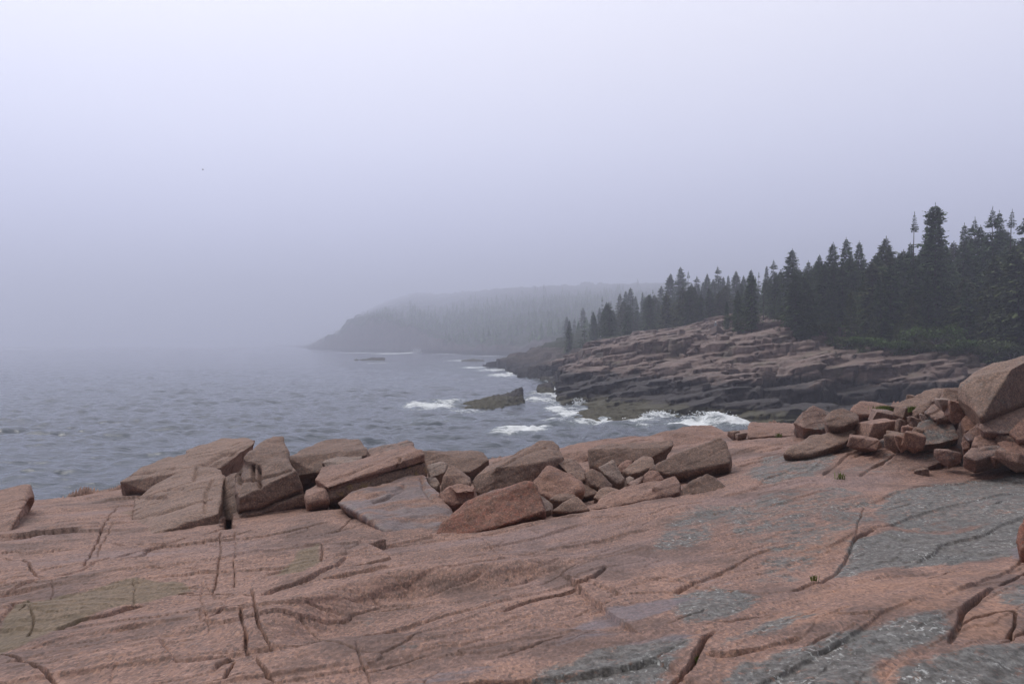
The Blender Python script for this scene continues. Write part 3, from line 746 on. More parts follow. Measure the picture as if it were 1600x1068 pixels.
rock('dark triangular stone lying right of the pale bench', 'brown', 11.6,
     [(1045,776,0),(1075,754,.2),(1104,738,.4),(1120,745,.4),(1139,761,.2),(1100,771,0)], T=.5, smooth=1)
rock('small triangular stone with a sharp peak in front of the pale bench', 'tan', 10.95,
     [(860,798,0),(878,784,.1),(896,772,.25),(904,773,.25),(923,796,.05),(890,801,-.05)], T=.4, smooth=1)
rock('narrow pale stone right of the rust brown boulder', 'pale', 11.0,
     [(842,771,.2),(852,776,.3),(864,786,.3),(863,796,.1),(852,800,0)], T=.4)
rock('flat dark stone behind the small peaked triangular stone', 'brown', 11.5,
     [(858,780,0),(868,773,.2),(895,771,.4),(900,777,.2),(880,784,.0)], T=.4)
rock('squat grey brown stone between the oval stone and the pale bench', 'tan', 11.9,
     [(925,777,0),(935,764,.2),(946,759,.3),(966,764,.3),(970,773,.1),(945,783,-.1)], T=.4)
rock('dark stone filling the gap beneath the tan cut stone', 'brown', 12.2,
     [(893,760,.1),(905,752,.3),(925,756,.3),(935,770,.1),(915,777,0),(897,772,0)], T=.4)
rock('dark stones jammed at the back of the deep fissure', 'brown', 13.3,
     [(347,748,.9),(360,742,.9),(372,738,.9),(376,760,.3),(374,790,0),(371,812,-.3),(352,812,-.3),(347,790,.1)], T=.6, smooth=2)
# ---- right hand side
rock('squared pink bench of rock at the edge above the breaking wave', 'pink', 17.4,
     [(1167,664,.6),(1172,660,1.0),(1227,660,1.6),(1228,666,.8),(1310,668,.9),(1290,682,.1),(1210,680,0),(1168,684,0)], T=1.2, **SL)
rock('pyramid shaped boulder patched with grey lichen', 'grey', 16.0,
     [(1238,660,.3),(1252,645,.4),(1270,632,.7),(1296,643,.6),(1300,660,.3),(1285,672,0),(1255,668,0)], T=.8, smooth=2)
rock('dark boulder perched alone on the slope right of the pyramid', 'brown', 14.5,
     [(1289,654,.2),(1293,646,.4),(1302,639,.5),(1316,635,.6),(1325,641,.5),(1341,644,.5),(1344,651,.3),(1339,657,.15),(1318,666,0),(1300,671,0),(1292,664,.05)], T=.6, smooth=2)
rock('long whale backed slab with a shadowed underside on the right slope', 'tan', 13.7,
     [(1224,708,.05),(1236,697,.3),(1265,682,.8),(1320,671,1.1),(1336,673,1.0),(1334,682,.8),(1322,691,.5),(1266,710,.05),(1238,713,0)], T=.7, smooth=4, **SL)
rock('low hump of pale rock behind the perched boulder', 'pink', 17.5,
     [(1328,641,.2),(1336,631,.5),(1344,627,.7),(1378,630,1.0),(1425,640,.8),(1400,648,.1),(1340,648,0)], T=1.0, **SL)
rock('huge leaning boulder with a grey streaked left face at the right edge', 'slab', 12.6,
     [(1499,597,.9),(1550,566,1.35),(1577,563,1.2),(1583,574,.45),(1534,652,0),(1523,643,.35),(1496,622,.8),(1640,546,1.0),(1680,545,1.6),(1690,600,1.5),(1600,609,.65)], T=1.0, smooth=1, amp=.028, strata=.3)
rock('blunt shelf of rock under the huge leaning boulder', 'grey', 12.6,
     [(1528,668,0),(1536,656,.3),(1580,640,.6),(1660,625,.7),(1660,668,.1),(1572,677,-.1),(1540,676,-.1)], T=.7, **SL)
rock('dark mauve leaning plate below the blunt shelf', 'wet', 12.7,
     [(1503,678,.1),(1530,661,.3),(1540,668,.2),(1536,682,0),(1515,690,-.1)], T=.5)
rock('rounded reddish boulder at the right edge below the blunt shelf', 'red', 12.4,
     [(1577,675,.1),(1600,656,.3),(1660,640,.4),(1660,690,0),(1592,688,-.1)], T=.6, smooth=3)
rock('large red brown block at the right edge in front of the rounded one', 'red', 12.2,
     [(1555,690,.2),(1580,681,.4),(1660,680,.5),(1660,716,0),(1590,712,-.1),(1572,706,0)], T=.6)
rock('flat topped grey slab stone lying in front of the red brown block', 'grey', 12.0,
     [(1504,711,.0),(1520,697,.3),(1557,693,.5),(1577,696,.4),(1571,706,.1),(1524,720,-.1)], T=.5, smooth=2, vox=.022, cracks=[([(1530,698),(1531,703),(1560,699)],.03,1.5)])
rock('small pale cobble behind the flat topped grey slab stone', 'pink', 12.5,
     [(1519,694,0),(1526,682,.2),(1549,678,.3),(1557,687,.2),(1556,696,0),(1530,700,-.1)], T=.4)
rock('tiny red stone in the gap left of the pale cobble', 'red', 12.6,
     [(1502,690,.1),(1510,686,.2),(1518,690,.1),(1517,701,0),(1504,702,0)], T=.3, vox=.02)
rock('round orange brown stone jammed beneath the leaning boulder', 'red', 13.1,
     [(1499,655,.2),(1508,647,.3),(1520,646,.3),(1529,655,.2),(1526,668,0),(1507,675,-.1)], T=.5, smooth=3)
rock('small dark stone above the round orange brown one', 'rust', 13.4,
     [(1500,641,.1),(1510,632,.2),(1523,638,.2),(1523,648,0),(1506,651,0)], T=.4)
rock('hump of grey rock split by a crack in the right hand pile', 'greyer', 13.1,
     [[(1419,677,.3),(1437,659,.6),(1462,649,.9),(1484,648,.9),(1492,664,.6),(1496,672,.4),(1450,682,.2)], [(1416,695,0),(1419,676,.25),(1455,669,.45),(1494,668,.5),(1501,684,.2),(1470,692,.0),(1440,696,-.05)]], T=.7, smooth=3, **SL)
rock('broad lichened bedrock hump with a dark hollow under its right end', 'grey', 12.9,
     [(1360,748,-.6),(1383,722,.1),(1408,698,.6),(1450,687,.9),(1496,689,.8),(1509,702,.5),(1504,711,.3),(1470,717,.0),(1456,728,-.2),(1400,745,-.5)], T=.6, smooth=4, **SL)
rock('long pale sloping slab on the skyline left of the leaning boulder', 'tan', 16.0,
     [(1388,634,.1),(1420,621,.5),(1459,607,.9),(1478,607,.8),(1470,622,.4),(1455,629,.1),(1420,642,-.1)], T=.8, strata=.4, **SL)
rock('squared brown block between the pale sloping slab and the leaning boulder', 'brown', 14.6,
     [(1468,626,.1),(1476,609,.4),(1498,606,.5),(1502,622,.2),(1485,632,0)], T=.6)
rock('layered grey and orange ledge block in the middle of the right hand pile', 'grey', 13.7,
     [(1446,643,.2),(1456,630,.5),(1482,626,.7),(1501,629,.6),(1504,642,.3),(1496,655,.1),(1465,656,-.1)], T=.6, strata=1.2, smooth=2, **SL)
rock('hooked brown block left of the layered ledge block', 'brown', 14.2,
     [(1427,642,.1),(1439,629,.4),(1454,625,.5),(1452,636,.2),(1440,648,0),(1430,652,0)], T=.5)
rng2 = random.Random(5)
def chip(lab, mt, px, py, w, h, Y, tilt=.35, **kw):
    c = P(px, py, Y); hw, hh = w * Y / F / 2, h * Y / F / 2 * 1.15; a = rng2.uniform(-.5, .5); t = rng2.uniform(-tilt, tilt); u = rng2.uniform(-.25, .25); pts = []
    for sx_ in (-1, 1):
        for sy_ in (-1, 1):
            for sz_ in (-1, 1):
                q = Vector((sx_ * hw * rng2.uniform(.62, 1.0), sy_ * hw * rng2.uniform(.6, .95), sz_ * hh * rng2.uniform(.65, 1.05)))
                q.x += sz_ * hh * u; q.z += q.x * t
                pts.append(c + np.array([q.x * math.cos(a) - q.y * math.sin(a), q.x * math.sin(a) + q.y * math.cos(a), q.z]))
    pts.append(c + np.array([hw * rng2.uniform(-.4, .4), 0, hh * 1.15])); pts.append(c + np.array([0, 0, -hh - .12]))
    return rock(lab, mt, Y, [], vox=.016, smooth=1, amp=.014, world=pts, **kw)
for lab, mt, a in [
    ('long low slab leaning on the slope left of the rubble', 'pink', (1368,668,58,20,14.6)),
    ('grey lichened wedge above the long low slab', 'grey', (1385,652,46,18,15.6)),
    ('brown block between the grey wedge and the hooked brown block', 'brown', (1413,645,30,18,15.0)),
    ('flat pink slab below the long low slab on the right slope', 'pink', (1352,690,54,15,14.0)),
    ('upright angular block left of the broad lichened hump', 'tan', (1404,688,30,22,13.5)),
    ('squared reddish block beneath the grey split hump', 'red', (1428,686,34,20,13.1)),
    ('dark angular block under the blunt shelf', 'brown', (1545,682,34,20,12.9)),
    ('tilted tan block between the pale cobble and the rounded reddish boulder', 'tan', (1572,690,34,20,12.6)),
    ('angular pink block at the left foot of the huge leaning boulder', 'pink', (1490,640,26,22,13.6)),
    ('pale flake on top of the layered ledge block', 'pale', (1474,628,26,10,13.7)),
    ('grey flake wedged under the right end of the broad lichened hump', 'grey', (1482,712,34,14,12.6)),
    ('sharp brown stone before the broad lichened hump', 'brown', (1440,738,26,12,12.4)),
    ('thin pink slab at the right edge in front of the red brown block', 'pink', (1588,718,48,14,11.8)),
    ('angular stone on the skyline right of the low pale hump', 'tan', (1428,626,28,14,16.6))]:
    chip(lab, mt, *a, T=.3)
for lab, mt, (x0, y0, w, h, Y) in [
    ('smallest upright chip in the rubble left of the grey split hump', 'brown', (1400,656,12,16,14.2)),
    ('angular red brown chunk in the rubble left of the grey split hump', 'red', (1408,668,22,18,13.7)),
    ('upper dark chunk of the rubble left of the grey split hump', 'brown', (1418,652,22,16,14.0)),
    ('pale chip at the right end of the rubble left of the grey split hump', 'pale', (1436,648,14,14,13.9)),
    ('low brown chunk at the bottom of the rubble left of the grey split hump', 'tan', (1424,668,18,14,13.5)),
    ('sloping thin flake below the rubble left of the grey split hump', 'tan', (1382,678,34,18,13.4)),
    ('squared chunk resting against the lower end of the grey split hump', 'pink', (1398,682,20,14,13.2)),
    ('small loose stone at the foot of the flat topped grey slab stone', 'red', (1546,712,16,9,12.0)),
    ('loose chip on the far right below the red brown block', 'tan', (1572,708,18,9,11.9)),
    ('loose stone at the back rim above the breaking wave', 'tan', (1138,673,18,8,18.0)),
    ('second loose stone at the back rim beside the squared pink bench', 'brown', (1150,676,18,8,17.6))]:
    chip(lab, mt, x0 + w / 2, y0 + h / 2, w, h, Y)
rock('dark red brown boulder bulging in at the lower right edge beside a crevice', 'rust', 6.6,
     [(1592,842,.15),(1596,822,.2),(1608,802,.35),(1680,780,.5),(1700,860,.1),(1618,866,0),(1598,858,.05)], T=.5, vox=.02, smooth=2)
# ------------------------------------------------------------------ the coast beyond the cove
KC = [ # photo x, photo y, metres
 (872,612,119),(868,600,133),(863,588,166),(865,632,96),(885,640,88),(900,652,80.6),(960,655,78.7),(1040,650,82),(1100,655,79),(1160,663,74),(1250,662,74.5),(1400,662,74.5),(1600,667,72),(1800,667,72),
 (878,583,118),(880,570,124),(910,562,120),(950,560,112),(905,612,100),(930,600,101),(930,632,90),(1000,590,97),(1000,620,88),(1000,555,112),(1060,545,112),(1000,529,134),(950,534,138),
 (1060,521,130),(1120,509,126),(1200,500,122),(1260,504,115),(1100,570,99),(1100,620,85),(1100,590,92),(1160,545,104),(1200,560,98),(1200,600,87.5),(1200,530,108),(1200,632,81),
 (1300,545,100),(1300,568,91),(1300,605,86.5),(1300,640,82),(1400,549,97),(1400,566,88.5),(1400,605,85.5),(1400,640,81.5),(1500,560,94),(1500,575,87.5),(1500,620,84),(1500,645,81),(1600,586,88),(1600,630,82),(1750,600,86),(1750,640,77),
 (940,537,170),(900,549,160),(880,560,150),(820,577,165),(840,568,180),(900,524,240),(850,545,250),(1000,526,165),(1100,514,160),(1200,492,150),(1300,484,140),(1400,486,130),(1500,488,120),(1600,505,110),
 (1600,450,150),(1750,440,150),(1000,500,260),(1200,462,260),(1600,400,260),(1800,400,260),(780,566,228),(760,570,222),(880,535,260),
]
KS = TPS([tuple(P(x, y, far(Y))) for x, y, Y in KC], lam=0.5)
COAST = np.array([P(q[0], q[1], far(q[2]))[:2] for q in [
    (1900,668,71.5),(1600,668,72),(1400,664,73.5),(1240,663,74),(1160,665,73),(1110,658,76.9),(1040,653,80),(960,657,77.5),(905,655,78.7),(880,642,87.7),(862,634,94.3),(864,622,106.4),(871,613,117.6),
    (868,603,133),(856,597,145),(830,592,156),(803,588,167),(796,580,192),(775,576,208),(750,571.5,230),(770,568,250),(800,563,285),(790,556,357),(720,551,430),(700,545,700),(1900,545,700)]])
def coast_sd(X, Y):
    ins = np.zeros(X.shape, bool); dd = np.full(X.shape, 1e9); n = len(COAST)
    for i in range(n):
        a, b = COAST[i], COAST[(i + 1) % n]; d = b - a
        c = ((a[1] > Y) != (b[1] > Y)) & (X < (b[0] - a[0]) * (Y - a[1]) / (b[1] - a[1] + 1e-12) + a[0])
        ins ^= c
        t = np.clip(((X - a[0]) * d[0] + (Y - a[1]) * d[1]) / ((d ** 2).sum() + 1e-12), 0, 1)
        dd = np.minimum(dd, np.hypot(X - a[0] - t * d[0], Y - a[1] - t * d[1]))
    return np.where(ins, dd, -dd)
def coast_base(X, Y):
    sd = coast_sd(X, Y) + 0.9 * fbm(X * 0.22, Y * 0.22, 0 * X, 3, 5)
    z = KS(X, Y)
    t = .19 * X + .02 * Y + 1.3 * fbm(X * .07, Y * .07, 0 * X, 3, 15); q = (z - t) / 2.3; f = q - np.floor(q)
    zb = 2.3 * (np.floor(q) + sstep(.45, .98, f)) + t
    z = z + .55 * (zb - z) * sstep(.2, 1.0, z)
    return np.minimum(np.where(sd > 0, np.maximum(z, 0.25), -1.5), sd * 2.4 - 0.35)

def blocky(X, Y, base, big=(15.0, 8.0), far=False):
    """bedding blocks: flat tilted tops, upright joints"""
    rot = math.radians(-18)
    wx = X + 1.2 * fbm(X * .12, Y * .12, 0 * X, 2, 41); wy = Y + 1.2 * fbm(X * .12, Y * .12, 0 * X + 3, 2, 43)
    def layer(X, Y, sx, sy, seed, inner, tx, ty, jit):
        cx, cy, r, e = cells(X, Y, sx, sy, rot, seed)
        zc = inner(cx, cy)
        tt = (r - .5)
        return zc + (tx + .10 * tt) * (X - cx) + (ty + .16 * tt) * (Y - cy) + jit * tt, e
    L1 = lambda X, Y: layer(X, Y, big[0], big[1], 301, base, .18, .02, 3.4)[0]
    L2 = lambda X, Y: layer(X, Y, big[0] * .42, big[1] * .42, 307, lambda a, b: .5 * L1(a, b) + .5 * base(a, b), .18, -.02, 1.7)[0]
    z, e = layer(wx, wy, big[0] * .17, big[1] * .17, 313, lambda a, b: .75 * L2(a, b) + .25 * base(a, b), .11, -.05, .38)
    z3, e3 = layer(wx, wy, big[0] * .42, big[1] * .42, 307, lambda a, b: .5 * L1(a, b) + .5 * base(a, b), .18, -.02, 1.7)
    k = sstep(-.25, .35, fbm(X * .13, Y * .13, 0 * X + 7, 3, 51))
    z = z * (1 - .75 * k) + z3 * .75 * k
    z = z - .7 * np.exp(-(e3 / .03) ** 2) * sstep(-.3, .2, fbm(X * .2, Y * .2, 0 * X + 2, 3, 53)) - .25 * np.exp(-(e / .06) ** 2) * (1 - k)
    return z + .05 * fbm(X * .9, Y * .9, 0 * X, 4, 57)

hx = np.arange(832, 1800, 1.9); hy = np.arange(75.8, 176.0, 0.21)
hx, hy = np.meshgrid(hx, hy); HX = (hx - CX) / F * hy
HB = coast_base(HX, hy)
HZ = blocky(HX, hy, coast_base)
HZ = np.where(HB < -.3, np.minimum(HZ, HB), HZ)
def solid_remesh(X, Y, Z, vox, floor=-3.0):
    r_, c_ = X.shape; n = r_ * c_; idx = np.arange(n).reshape(r_, c_)
    q = np.stack([idx[:-1, :-1], idx[:-1, 1:], idx[1:, 1:], idx[1:, :-1]], -1).reshape(-1, 4)
    loop = np.concatenate([idx[0, :], idx[1:, -1], idx[-1, -2::-1], idx[-2:0:-1, 0]]); nx = np.roll(loop, -1)
    side = np.stack([loop, loop + n, nx + n, nx], -1)
    V = np.concatenate([np.stack([X, Y, np.maximum(Z, floor + .5)], -1).reshape(-1, 3), np.stack([X, Y, 0 * Z + floor], -1).reshape(-1, 3)])
    ob = bpy.data.objects.new('solid', mesh_from(V, np.concatenate([q, q[:, ::-1] + n, side]), 'solid')); COL.objects.link(ob)
    md = ob.modifiers.new('r', 'REMESH'); md.mode = 'VOXEL'; md.voxel_size = vox
    dg = bpy.context.evaluated_depsgraph_get(); dg.update()
    me = bpy.data.meshes.new_from_object(ob.evaluated_get(dg)); bpy.data.objects.remove(ob)
    co = np.empty(len(me.vertices) * 3); me.vertices.foreach_get('co', co); no = np.empty_like(co); me.vertex_normals.foreach_get('vector', no)
    fv = np.empty(len(me.loops), np.int32); me.loops.foreach_get('vertex_index', fv)
    lt = np.empty(len(me.polygons), np.int32); me.polygons.foreach_get('loop_total', lt)
    bpy.data.meshes.remove(me)
    return co.reshape(-1, 3), no.reshape(-1, 3), fv.reshape(-1, 4) if (lt == 4).all() else None
co, no, fq = solid_remesh(HX, hy, HZ, .165)
x, y, z = co.T
w = z - .19 * x - .03 * y + .55 * fbm(x * .10, y * .10, z * .2, 3, 201)
fr = w / 1.25 + .5 * fbm(x * .05, y * .05, 0 * x, 2, 203); fi = np.floor(fr); fr = fr - fi
vert = 1 - np.abs(no[:, 2])
d = -.32 * np.exp(-(np.minimum(fr, 1 - fr) / .07) ** 2) * sstep(-.3, .3, fbm(x * .2, y * .2, z * .4, 3, 205)) * (.35 + .65 * vert)
cx_, cy_, cr, ce = cells(x + .6 * y + 3.1 * fi + .3 * fbm(x * .5, y * .5, z * .5, 2, 207), z * .25 + y * .5 + 7 * fi, 3.0, 2.0, .2, 211)
d += (.75 * (cr - .5) - .55 * np.exp(-(ce / .05) ** 2)) * sstep(.15, .7, vert)
d += .05 * fbm(x * .55, y * .55, z * .7, 3, 213) + .05 * fbm(x * 2, y * 2, z * 2, 3, 217)
co = co + no * d[:, None]
keepf = (co[fq][:, :, 2].max(1) > -.8) & (co[fq][:, :, 1].mean(1) < 174)
fq = fq[keepf]; used = np.zeros(len(co), bool); used[fq.ravel()] = True; rm = np.cumsum(used) - 1
me = mesh_from(co[used], rm[fq], 'headland')
o = link('rocky_headland', me, M['shore'], smooth=False)
tag(o, 'blocky granite headland across the cove with a dark tidal band', 'headland', kind='structure')

# blocks fallen on the headland's ledges
fr_ = random.Random(12); protos = []
for q in range(4):
    pts = [np.array([sx_ * .9 * fr_.uniform(.6, 1), sy_ * .7 * fr_.uniform(.6, 1), sz_ * .5 * fr_.uniform(.6, 1)]) for sx_ in (-1, 1) for sy_ in (-1, 1) for sz_ in (-1, 1)]
    bm = bmesh.new(); bmesh.ops.convex_hull(bm, input=[bm.verts.new(v) for v in pts]); bmesh.ops.bevel(bm, geom=bm.edges[:], offset=.06, segments=1, affect='EDGES')
    pm = bpy.data.meshes.new('block'); bm.to_mesh(pm); bm.free(); pm.materials.append(M['shore']); protos.append(pm)
n_ = 0
while n_ < 46:
    i_, j_ = fr_.randrange(20, HX.shape[0] - 90), fr_.randrange(20, HX.shape[1] - 60)
    if HZ[i_, j_] < 2.2 or HZ[i_, j_] > 10 or fbm(HX[i_, j_] * .1, hy[i_, j_] * .1, np.array(0.), 2, 61) < -.1: continue
    s_ = fr_.choice([.5, .6, .7, .9, 1.2]); o = bpy.data.objects.new('fallen_block', protos[n_ % 4]); COL.objects.link(o)
    o.location = (HX[i_, j_], hy[i_, j_], HZ[i_, j_] + .22 * s_); o.scale = (s_ * fr_.uniform(.8, 1.3), s_, s_ * fr_.uniform(.8, 1.4)); o.rotation_euler = (fr_.uniform(-.3, .3), fr_.uniform(-.35, .1), fr_.uniform(0, 6.28))
    tag(o, 'angular fallen block among many alike on the ledges of the headland across the cove', 'rock', 'fallen blocks on the headland ledges'); n_ += 1

# far shore, wooded hill and the distant cliff
FCX = [440,470,485,520,560,600,655,700,760,850,1000,1900]; FCY = [2600,1650]+[far(q) for q in [571,526,500,476,454,417,380,350,330,320]]
def farland(px, Y):
    yc = np.interp(px, FCX, FCY); X = (px - CX) / F * Y
    s = Y - yc + 5 * fbm(X * .03, Y * .03, 0 * X, 4, 88)
    cap = np.interp(px, [455,485,500,515,530,541,556,600,640,690,760,1900], [0,2.5,13,17,20,33,36,34,25,10,8,8])
    cap = cap * (1 + .10 * fbm(X * .05, Y * .02, 0 * X, 4, 91))
    q = cap / 6 + .5 * fbm(X * .06, Y * .03, 0 * X, 3, 95); cap = cap * .35 + .65 * 6 * (np.floor(q) + sstep(.7, 1, q - np.floor(q)))
    cap = np.maximum(cap, 0.5)
    sl = np.interp(px, [470,520,545,580,650,800,1900], [0,.01,.03,.05,.085,.10,.12])
    rise = np.maximum(s - 14, 0) * sl
    z = -1.5 + np.minimum(np.maximum(s, 0) * 1.9, cap + 1.5) + np.minimum(rise, 138 + 6 * fbm(X * .004, Y * .004, 0 * X, 3, 77))
    return np.where(s < 0, -1.5, z), s, cap
def shore_z(X, Y):
    """height of the land anywhere beyond the headland"""
    px = CX + F * X / Y
    zf, s, cap = farland(px, Y)
    k = sstep(331, 469, Y)
    return coast_base(X, Y) * (1 - k) + zf * k
fx = np.arange(430, 1880, 2.6); fy = np.geomspace(124, 2900, 740)
fx, fy = np.meshgrid(fx, fy); FX = (fx - CX) / F * fy
zf, s, cap = farland(fx, fy); k = sstep(331, 469, fy)
cb = coast_base(FX, fy)
bl = blocky(FX, fy, coast_base, big=(11, 7))
bl = np.where(cb < -.3, np.minimum(bl, cb), bl)
zfar = zf + np.where(s > 0, 1.2 * fbm(FX * .08, fy * .08, zf * .1, 4, 93) + 2.6 * fbm(FX * .16, fy * .05, zf * .12, 4, 97) * sstep(0, 6, s), 0)
FZ = bl * (1 - k) + zfar * k - 1.6 * sstep(177, 162, fy)
veg = np.where(fy < 345, sstep(6.3, 7.4, FZ) * sstep(8, 20, coast_sd(FX, fy)), sstep(-2, 3, zf - cap * .92 - .3) * sstep(8, 16, s))
me, used = grid_mesh(FX, fy, FZ, 'shore', keep=(FZ > -1.45))
set_color_attr(me, 'mask', np.stack([veg, 0 * veg, 0 * veg, 0 * veg + 1], -1).reshape(-1, 4)[used])
o = link('hills', me, M['land'])
tag(o, 'far shore and wooded headland fading into the fog', 'hillside', kind='structure')

# ------------------------------------------------------------------ the sea
FOAM = [ # photo x, y, half width px, half height px, strength
 (672,635,46,5,1.2),(700,627,30,4,1.0),(640,632,26,3,.6),(815,672,44,5,1.5),(790,676,28,3,1.1),(845,668,24,3,1.0),(725,643,40,3,.7),(850,615,26,4,1.1),(845,625,34,4,.9),(875,620,18,4,1.1),(870,640,22,6,1.1),(890,647,28,6,1.2),
 (930,658,50,4,1.1),(985,655,50,5,1.2),(1030,650,34,5,1.3),(1080,664,52,5,1.2),(1110,658,40,6,1.4),(1150,664,30,4,1.2),(1020,664,60,4,.6),(880,660,50,4,.6),(800,650,50,3,.5),
 (860,605,10,8,1.1),(785,586,28,3,1.1),(770,578,30,2.5,1.0),(740,574,30,1.6,1.0),(715,563,26,1.3,.9),(740,562,20,1.2,.8),(800,583,16,3,1.0),(700,571,30,1.4,.5),
 (612,552,36,1.2,1.2),(650,550,14,1.8,1.4),(560,551,40,1,.9),(520,547,30,.9,.9),(700,553,40,1,.8),(760,556,40,1.2,.8),
 (45,545.5,24,.5,1.5),(20,545,8,.6,1.4),(590,567,36,1.2,.7),(690,655,60,4,.35),(640,660,40,3,.35),(320,701,8,1.5,.5)]
sx = np.arange(-520, 2100, 2.3); sp = np.concatenate([np.linspace(900, HY + 7, 660), HY + np.geomspace(6.7, 3.4, 24)]); sy = CAMZ * F / (sp - HY)
SX0, SYY = np.meshgrid(sx, sy); SXX = (SX0 - CX) / F * SYY
pxm = SYY / F
SZ = np.zeros_like(SXX); DX = np.zeros_like(SXX); DY = np.zeros_like(SXX)
wr = np.random.default_rng(3)
dyrow = np.abs(np.gradient(sy))[:, None]
for i in range(110):
    lam = .7 * (11 ** wr.random()); th = math.radians(wr.normal(-72, 48)); k = 2 * math.pi / lam
    kx, ky = k * math.cos(th), k * math.sin(th)
    a = 0.0078 * lam ** 0.72
    fade = np.clip((lam / (2.2 * np.maximum(abs(math.sin(th)) * dyrow, 2.3 * pxm * abs(math.cos(th)))) - .6), 0, 1)
    ph = kx * SXX + ky * SYY + wr.uniform(0, 6.283)
    s_, c_ = np.sin(ph), np.cos(ph)
    SZ += a * fade * s_; DX -= a * fade * c_ * kx / k; DY -= a * fade * c_ * ky / k
gust = 0.80 + 0.22 * fbm(SXX * .03, SYY * .05, 0 * SXX, 3, 44)
SZ *= gust; DX *= gust; DY *= gust
foam = np.zeros_like(SXX)
for (x, y, rx, ry, w) in FOAM:
    Y = CAMZ * F / (y - HY); X = (x - CX) / F * Y; RX = rx * Y / F; RY = ry * Y * Y / (F * CAMZ)
    foam = np.maximum(foam, (.85 if y > 556 else .8) * w * np.exp(-(((SXX - X) / RX) ** 2 + ((SYY - Y) / RY) ** 2) ** 1.3))
csd = coast_sd(SXX, SYY)
foam = np.maximum(foam, .5 * np.exp(-(np.maximum(-csd, 0) / 1.4) ** 2) * sstep(-.5, .3, fbm(SXX * .12, SYY * .12, 0 * SXX, 3, 12) + .15) * (csd < 4))
turq = np.clip(foam * 1.2, 0, 1) * .5
crest = np.clip((SZ - .75) / .12, 0, 1) * sstep(.25, .7, fbm(SXX * .15, SYY * .1, 0 * SXX, 3, 17)) * .35
foam = np.maximum(foam, crest)
SZ = SZ + np.clip(foam, 0, 1.4) * .22 * (0.6 + fbm(SXX * .7, SYY * .5, 0 * SXX, 3, 19)) * sstep(400, 150, SYY)
# the wave breaking at the foot of the headland
for (x, y, rx, ry, h) in [(1100,660,34,3,.8),(1145,664,26,3,.7),(1030,652,22,2.6,.5),(655,634,26,3,.35),(815,672,36,3,.3)]:
    Y = CAMZ * F / (y - HY); X = (x - CX) / F * Y
    SZ += h * np.exp(-((SXX - X) / (rx * Y / F)) ** 2 - ((SYY - Y) / (ry * Y * Y / (F * CAMZ))) ** 2) * (0.7 + .6 * fbm(SXX * .9, SYY * .6, 0 * SXX, 4, 59))
me, used = grid_mesh(SXX + DX * .8, SYY + DY * .8, SZ, 'sea')
set_color_attr(me, 'mask', np.stack([foam, turq, 0 * foam, 0 * foam + 1], -1).reshape(-1, 4))
sea = link('sea', me, M['water']); tag(sea, 'choppy grey blue sea with foam along the rocks', 'sea', kind='structure')

# spray thrown up where the swell hits the rock
def spray(px, py, w, h, n, label, seed):
    r = np.random.default_rng(seed); Y = CAMZ * F / (py - HY); X = (px - CX) / F * Y
    bm = bmesh.new()
    for i in range(n):
        t = r.random() ** 1.6; a = r.normal(0, .35)
        q = Vector((X + w * a * (.5 + .5 * t) + w * .25 * math.sin(i), Y + r.normal(0, .5), .05 + h * t * math.exp(-a * a * 1.4)))
        rad = (0.05 + 0.20 * (1 - t) * r.random()) * (h / 1.2) ** .5
        m4 = bmesh.ops.create_icosphere(bm, subdivisions=1, radius=rad)
        for v in m4['verts']: v.co = Vector((v.co.x * (1 + .6 * r.random()), v.co.y, v.co.z * (.5 + .5 * r.random()))) + q
    me = bpy.data.meshes.new('spray'); bm.to_mesh(me); bm.free()
    o = link('sea_spray', me, M['foam']); tag(o, label, 'spray', kind='stuff'); return o
M['foam'] = flat('white_water', (0.84, 0.86, 0.87), .8)
spray(1108, 659, 4.6, 1.1, 420, 'white spray of the wave breaking at the foot of the headland', 1)
spray(1030, 652, 2.6, .8, 200, 'spray over the low weed covered rocks of the headland', 2)
spray(652, 551, 7.0, 4.5, 160, 'plume of spray bursting against the distant shore', 3)
spray(18, 545, 7.0, 3.2, 60, 'small white breaker far out on the left', 4)
spray(905, 632, 1.6, .9, 90, 'little curl of spray at the left toe of the headland', 5)

# ------------------------------------------------------------------ rocks standing in the water
def sea_rock(label, hulls, T, vox, amp, strata=1.0):
    return rock(label, 'seaR', 0, hulls, T=T, vox=vox, smooth=2, amp=amp, cat='sea rock', name='sea_rock', drop=.1, strata=strata, group='rocks standing in the sea')
M['seaR'] = M['shore']
sea_rock('dark wedge shaped rock in the surf with a tall square right end', [
    [(775,625,99),(790,617,100),(808,608,101),(815,606,101),(821,633,96),(800,634,95),(772,632,96)],
    [(700,636,94),(730,630,97),(752,624,100),(790,616,101),(806,612,101),(806,636,95),(780,641,90),(757,643,88)],
    [(700,645,88),(722,640,89),(755,636,90),(790,632,92),(784,641,89.5),(755,644,87.5),(720,647,86)]], 4.0, .14, .22)
sea_rock('squat dark rock in the channel beside the headland', [
    [(840,603,117),(848,598,118),(863,597,118),(866,608,116),(866,613,115),(845,614,114),(840,609,115)]], 2.4, .14, .2)
sea_rock('low brown skerry far out on the open water', [
    [(575,560.5,292),(590,558.5,294),(601,559,294),(602,563.5,288),(560,564,286),(563,562,289)], [(552,562.8,290),(558,561.3,291),(563,563,289),(553,564,286)]], 7, .35, .5)
sea_rock('thin tongue of rock awash off the middle point', [
    [(722,563.5,282),(740,561,285),(756,562.5,284),(756,565,275),(720,565,274)]], 5, .35, .4)
sea_rock('flat weedy rock at the waterline by the headland toe', [
    [(1046,652,82),(1066,646,84),(1110,643,85),(1160,642,85),(1230,648,83),(1240,664,75),(1180,664,74),(1110,656,78),(1070,656,78)]], 3.0, .16, .22)
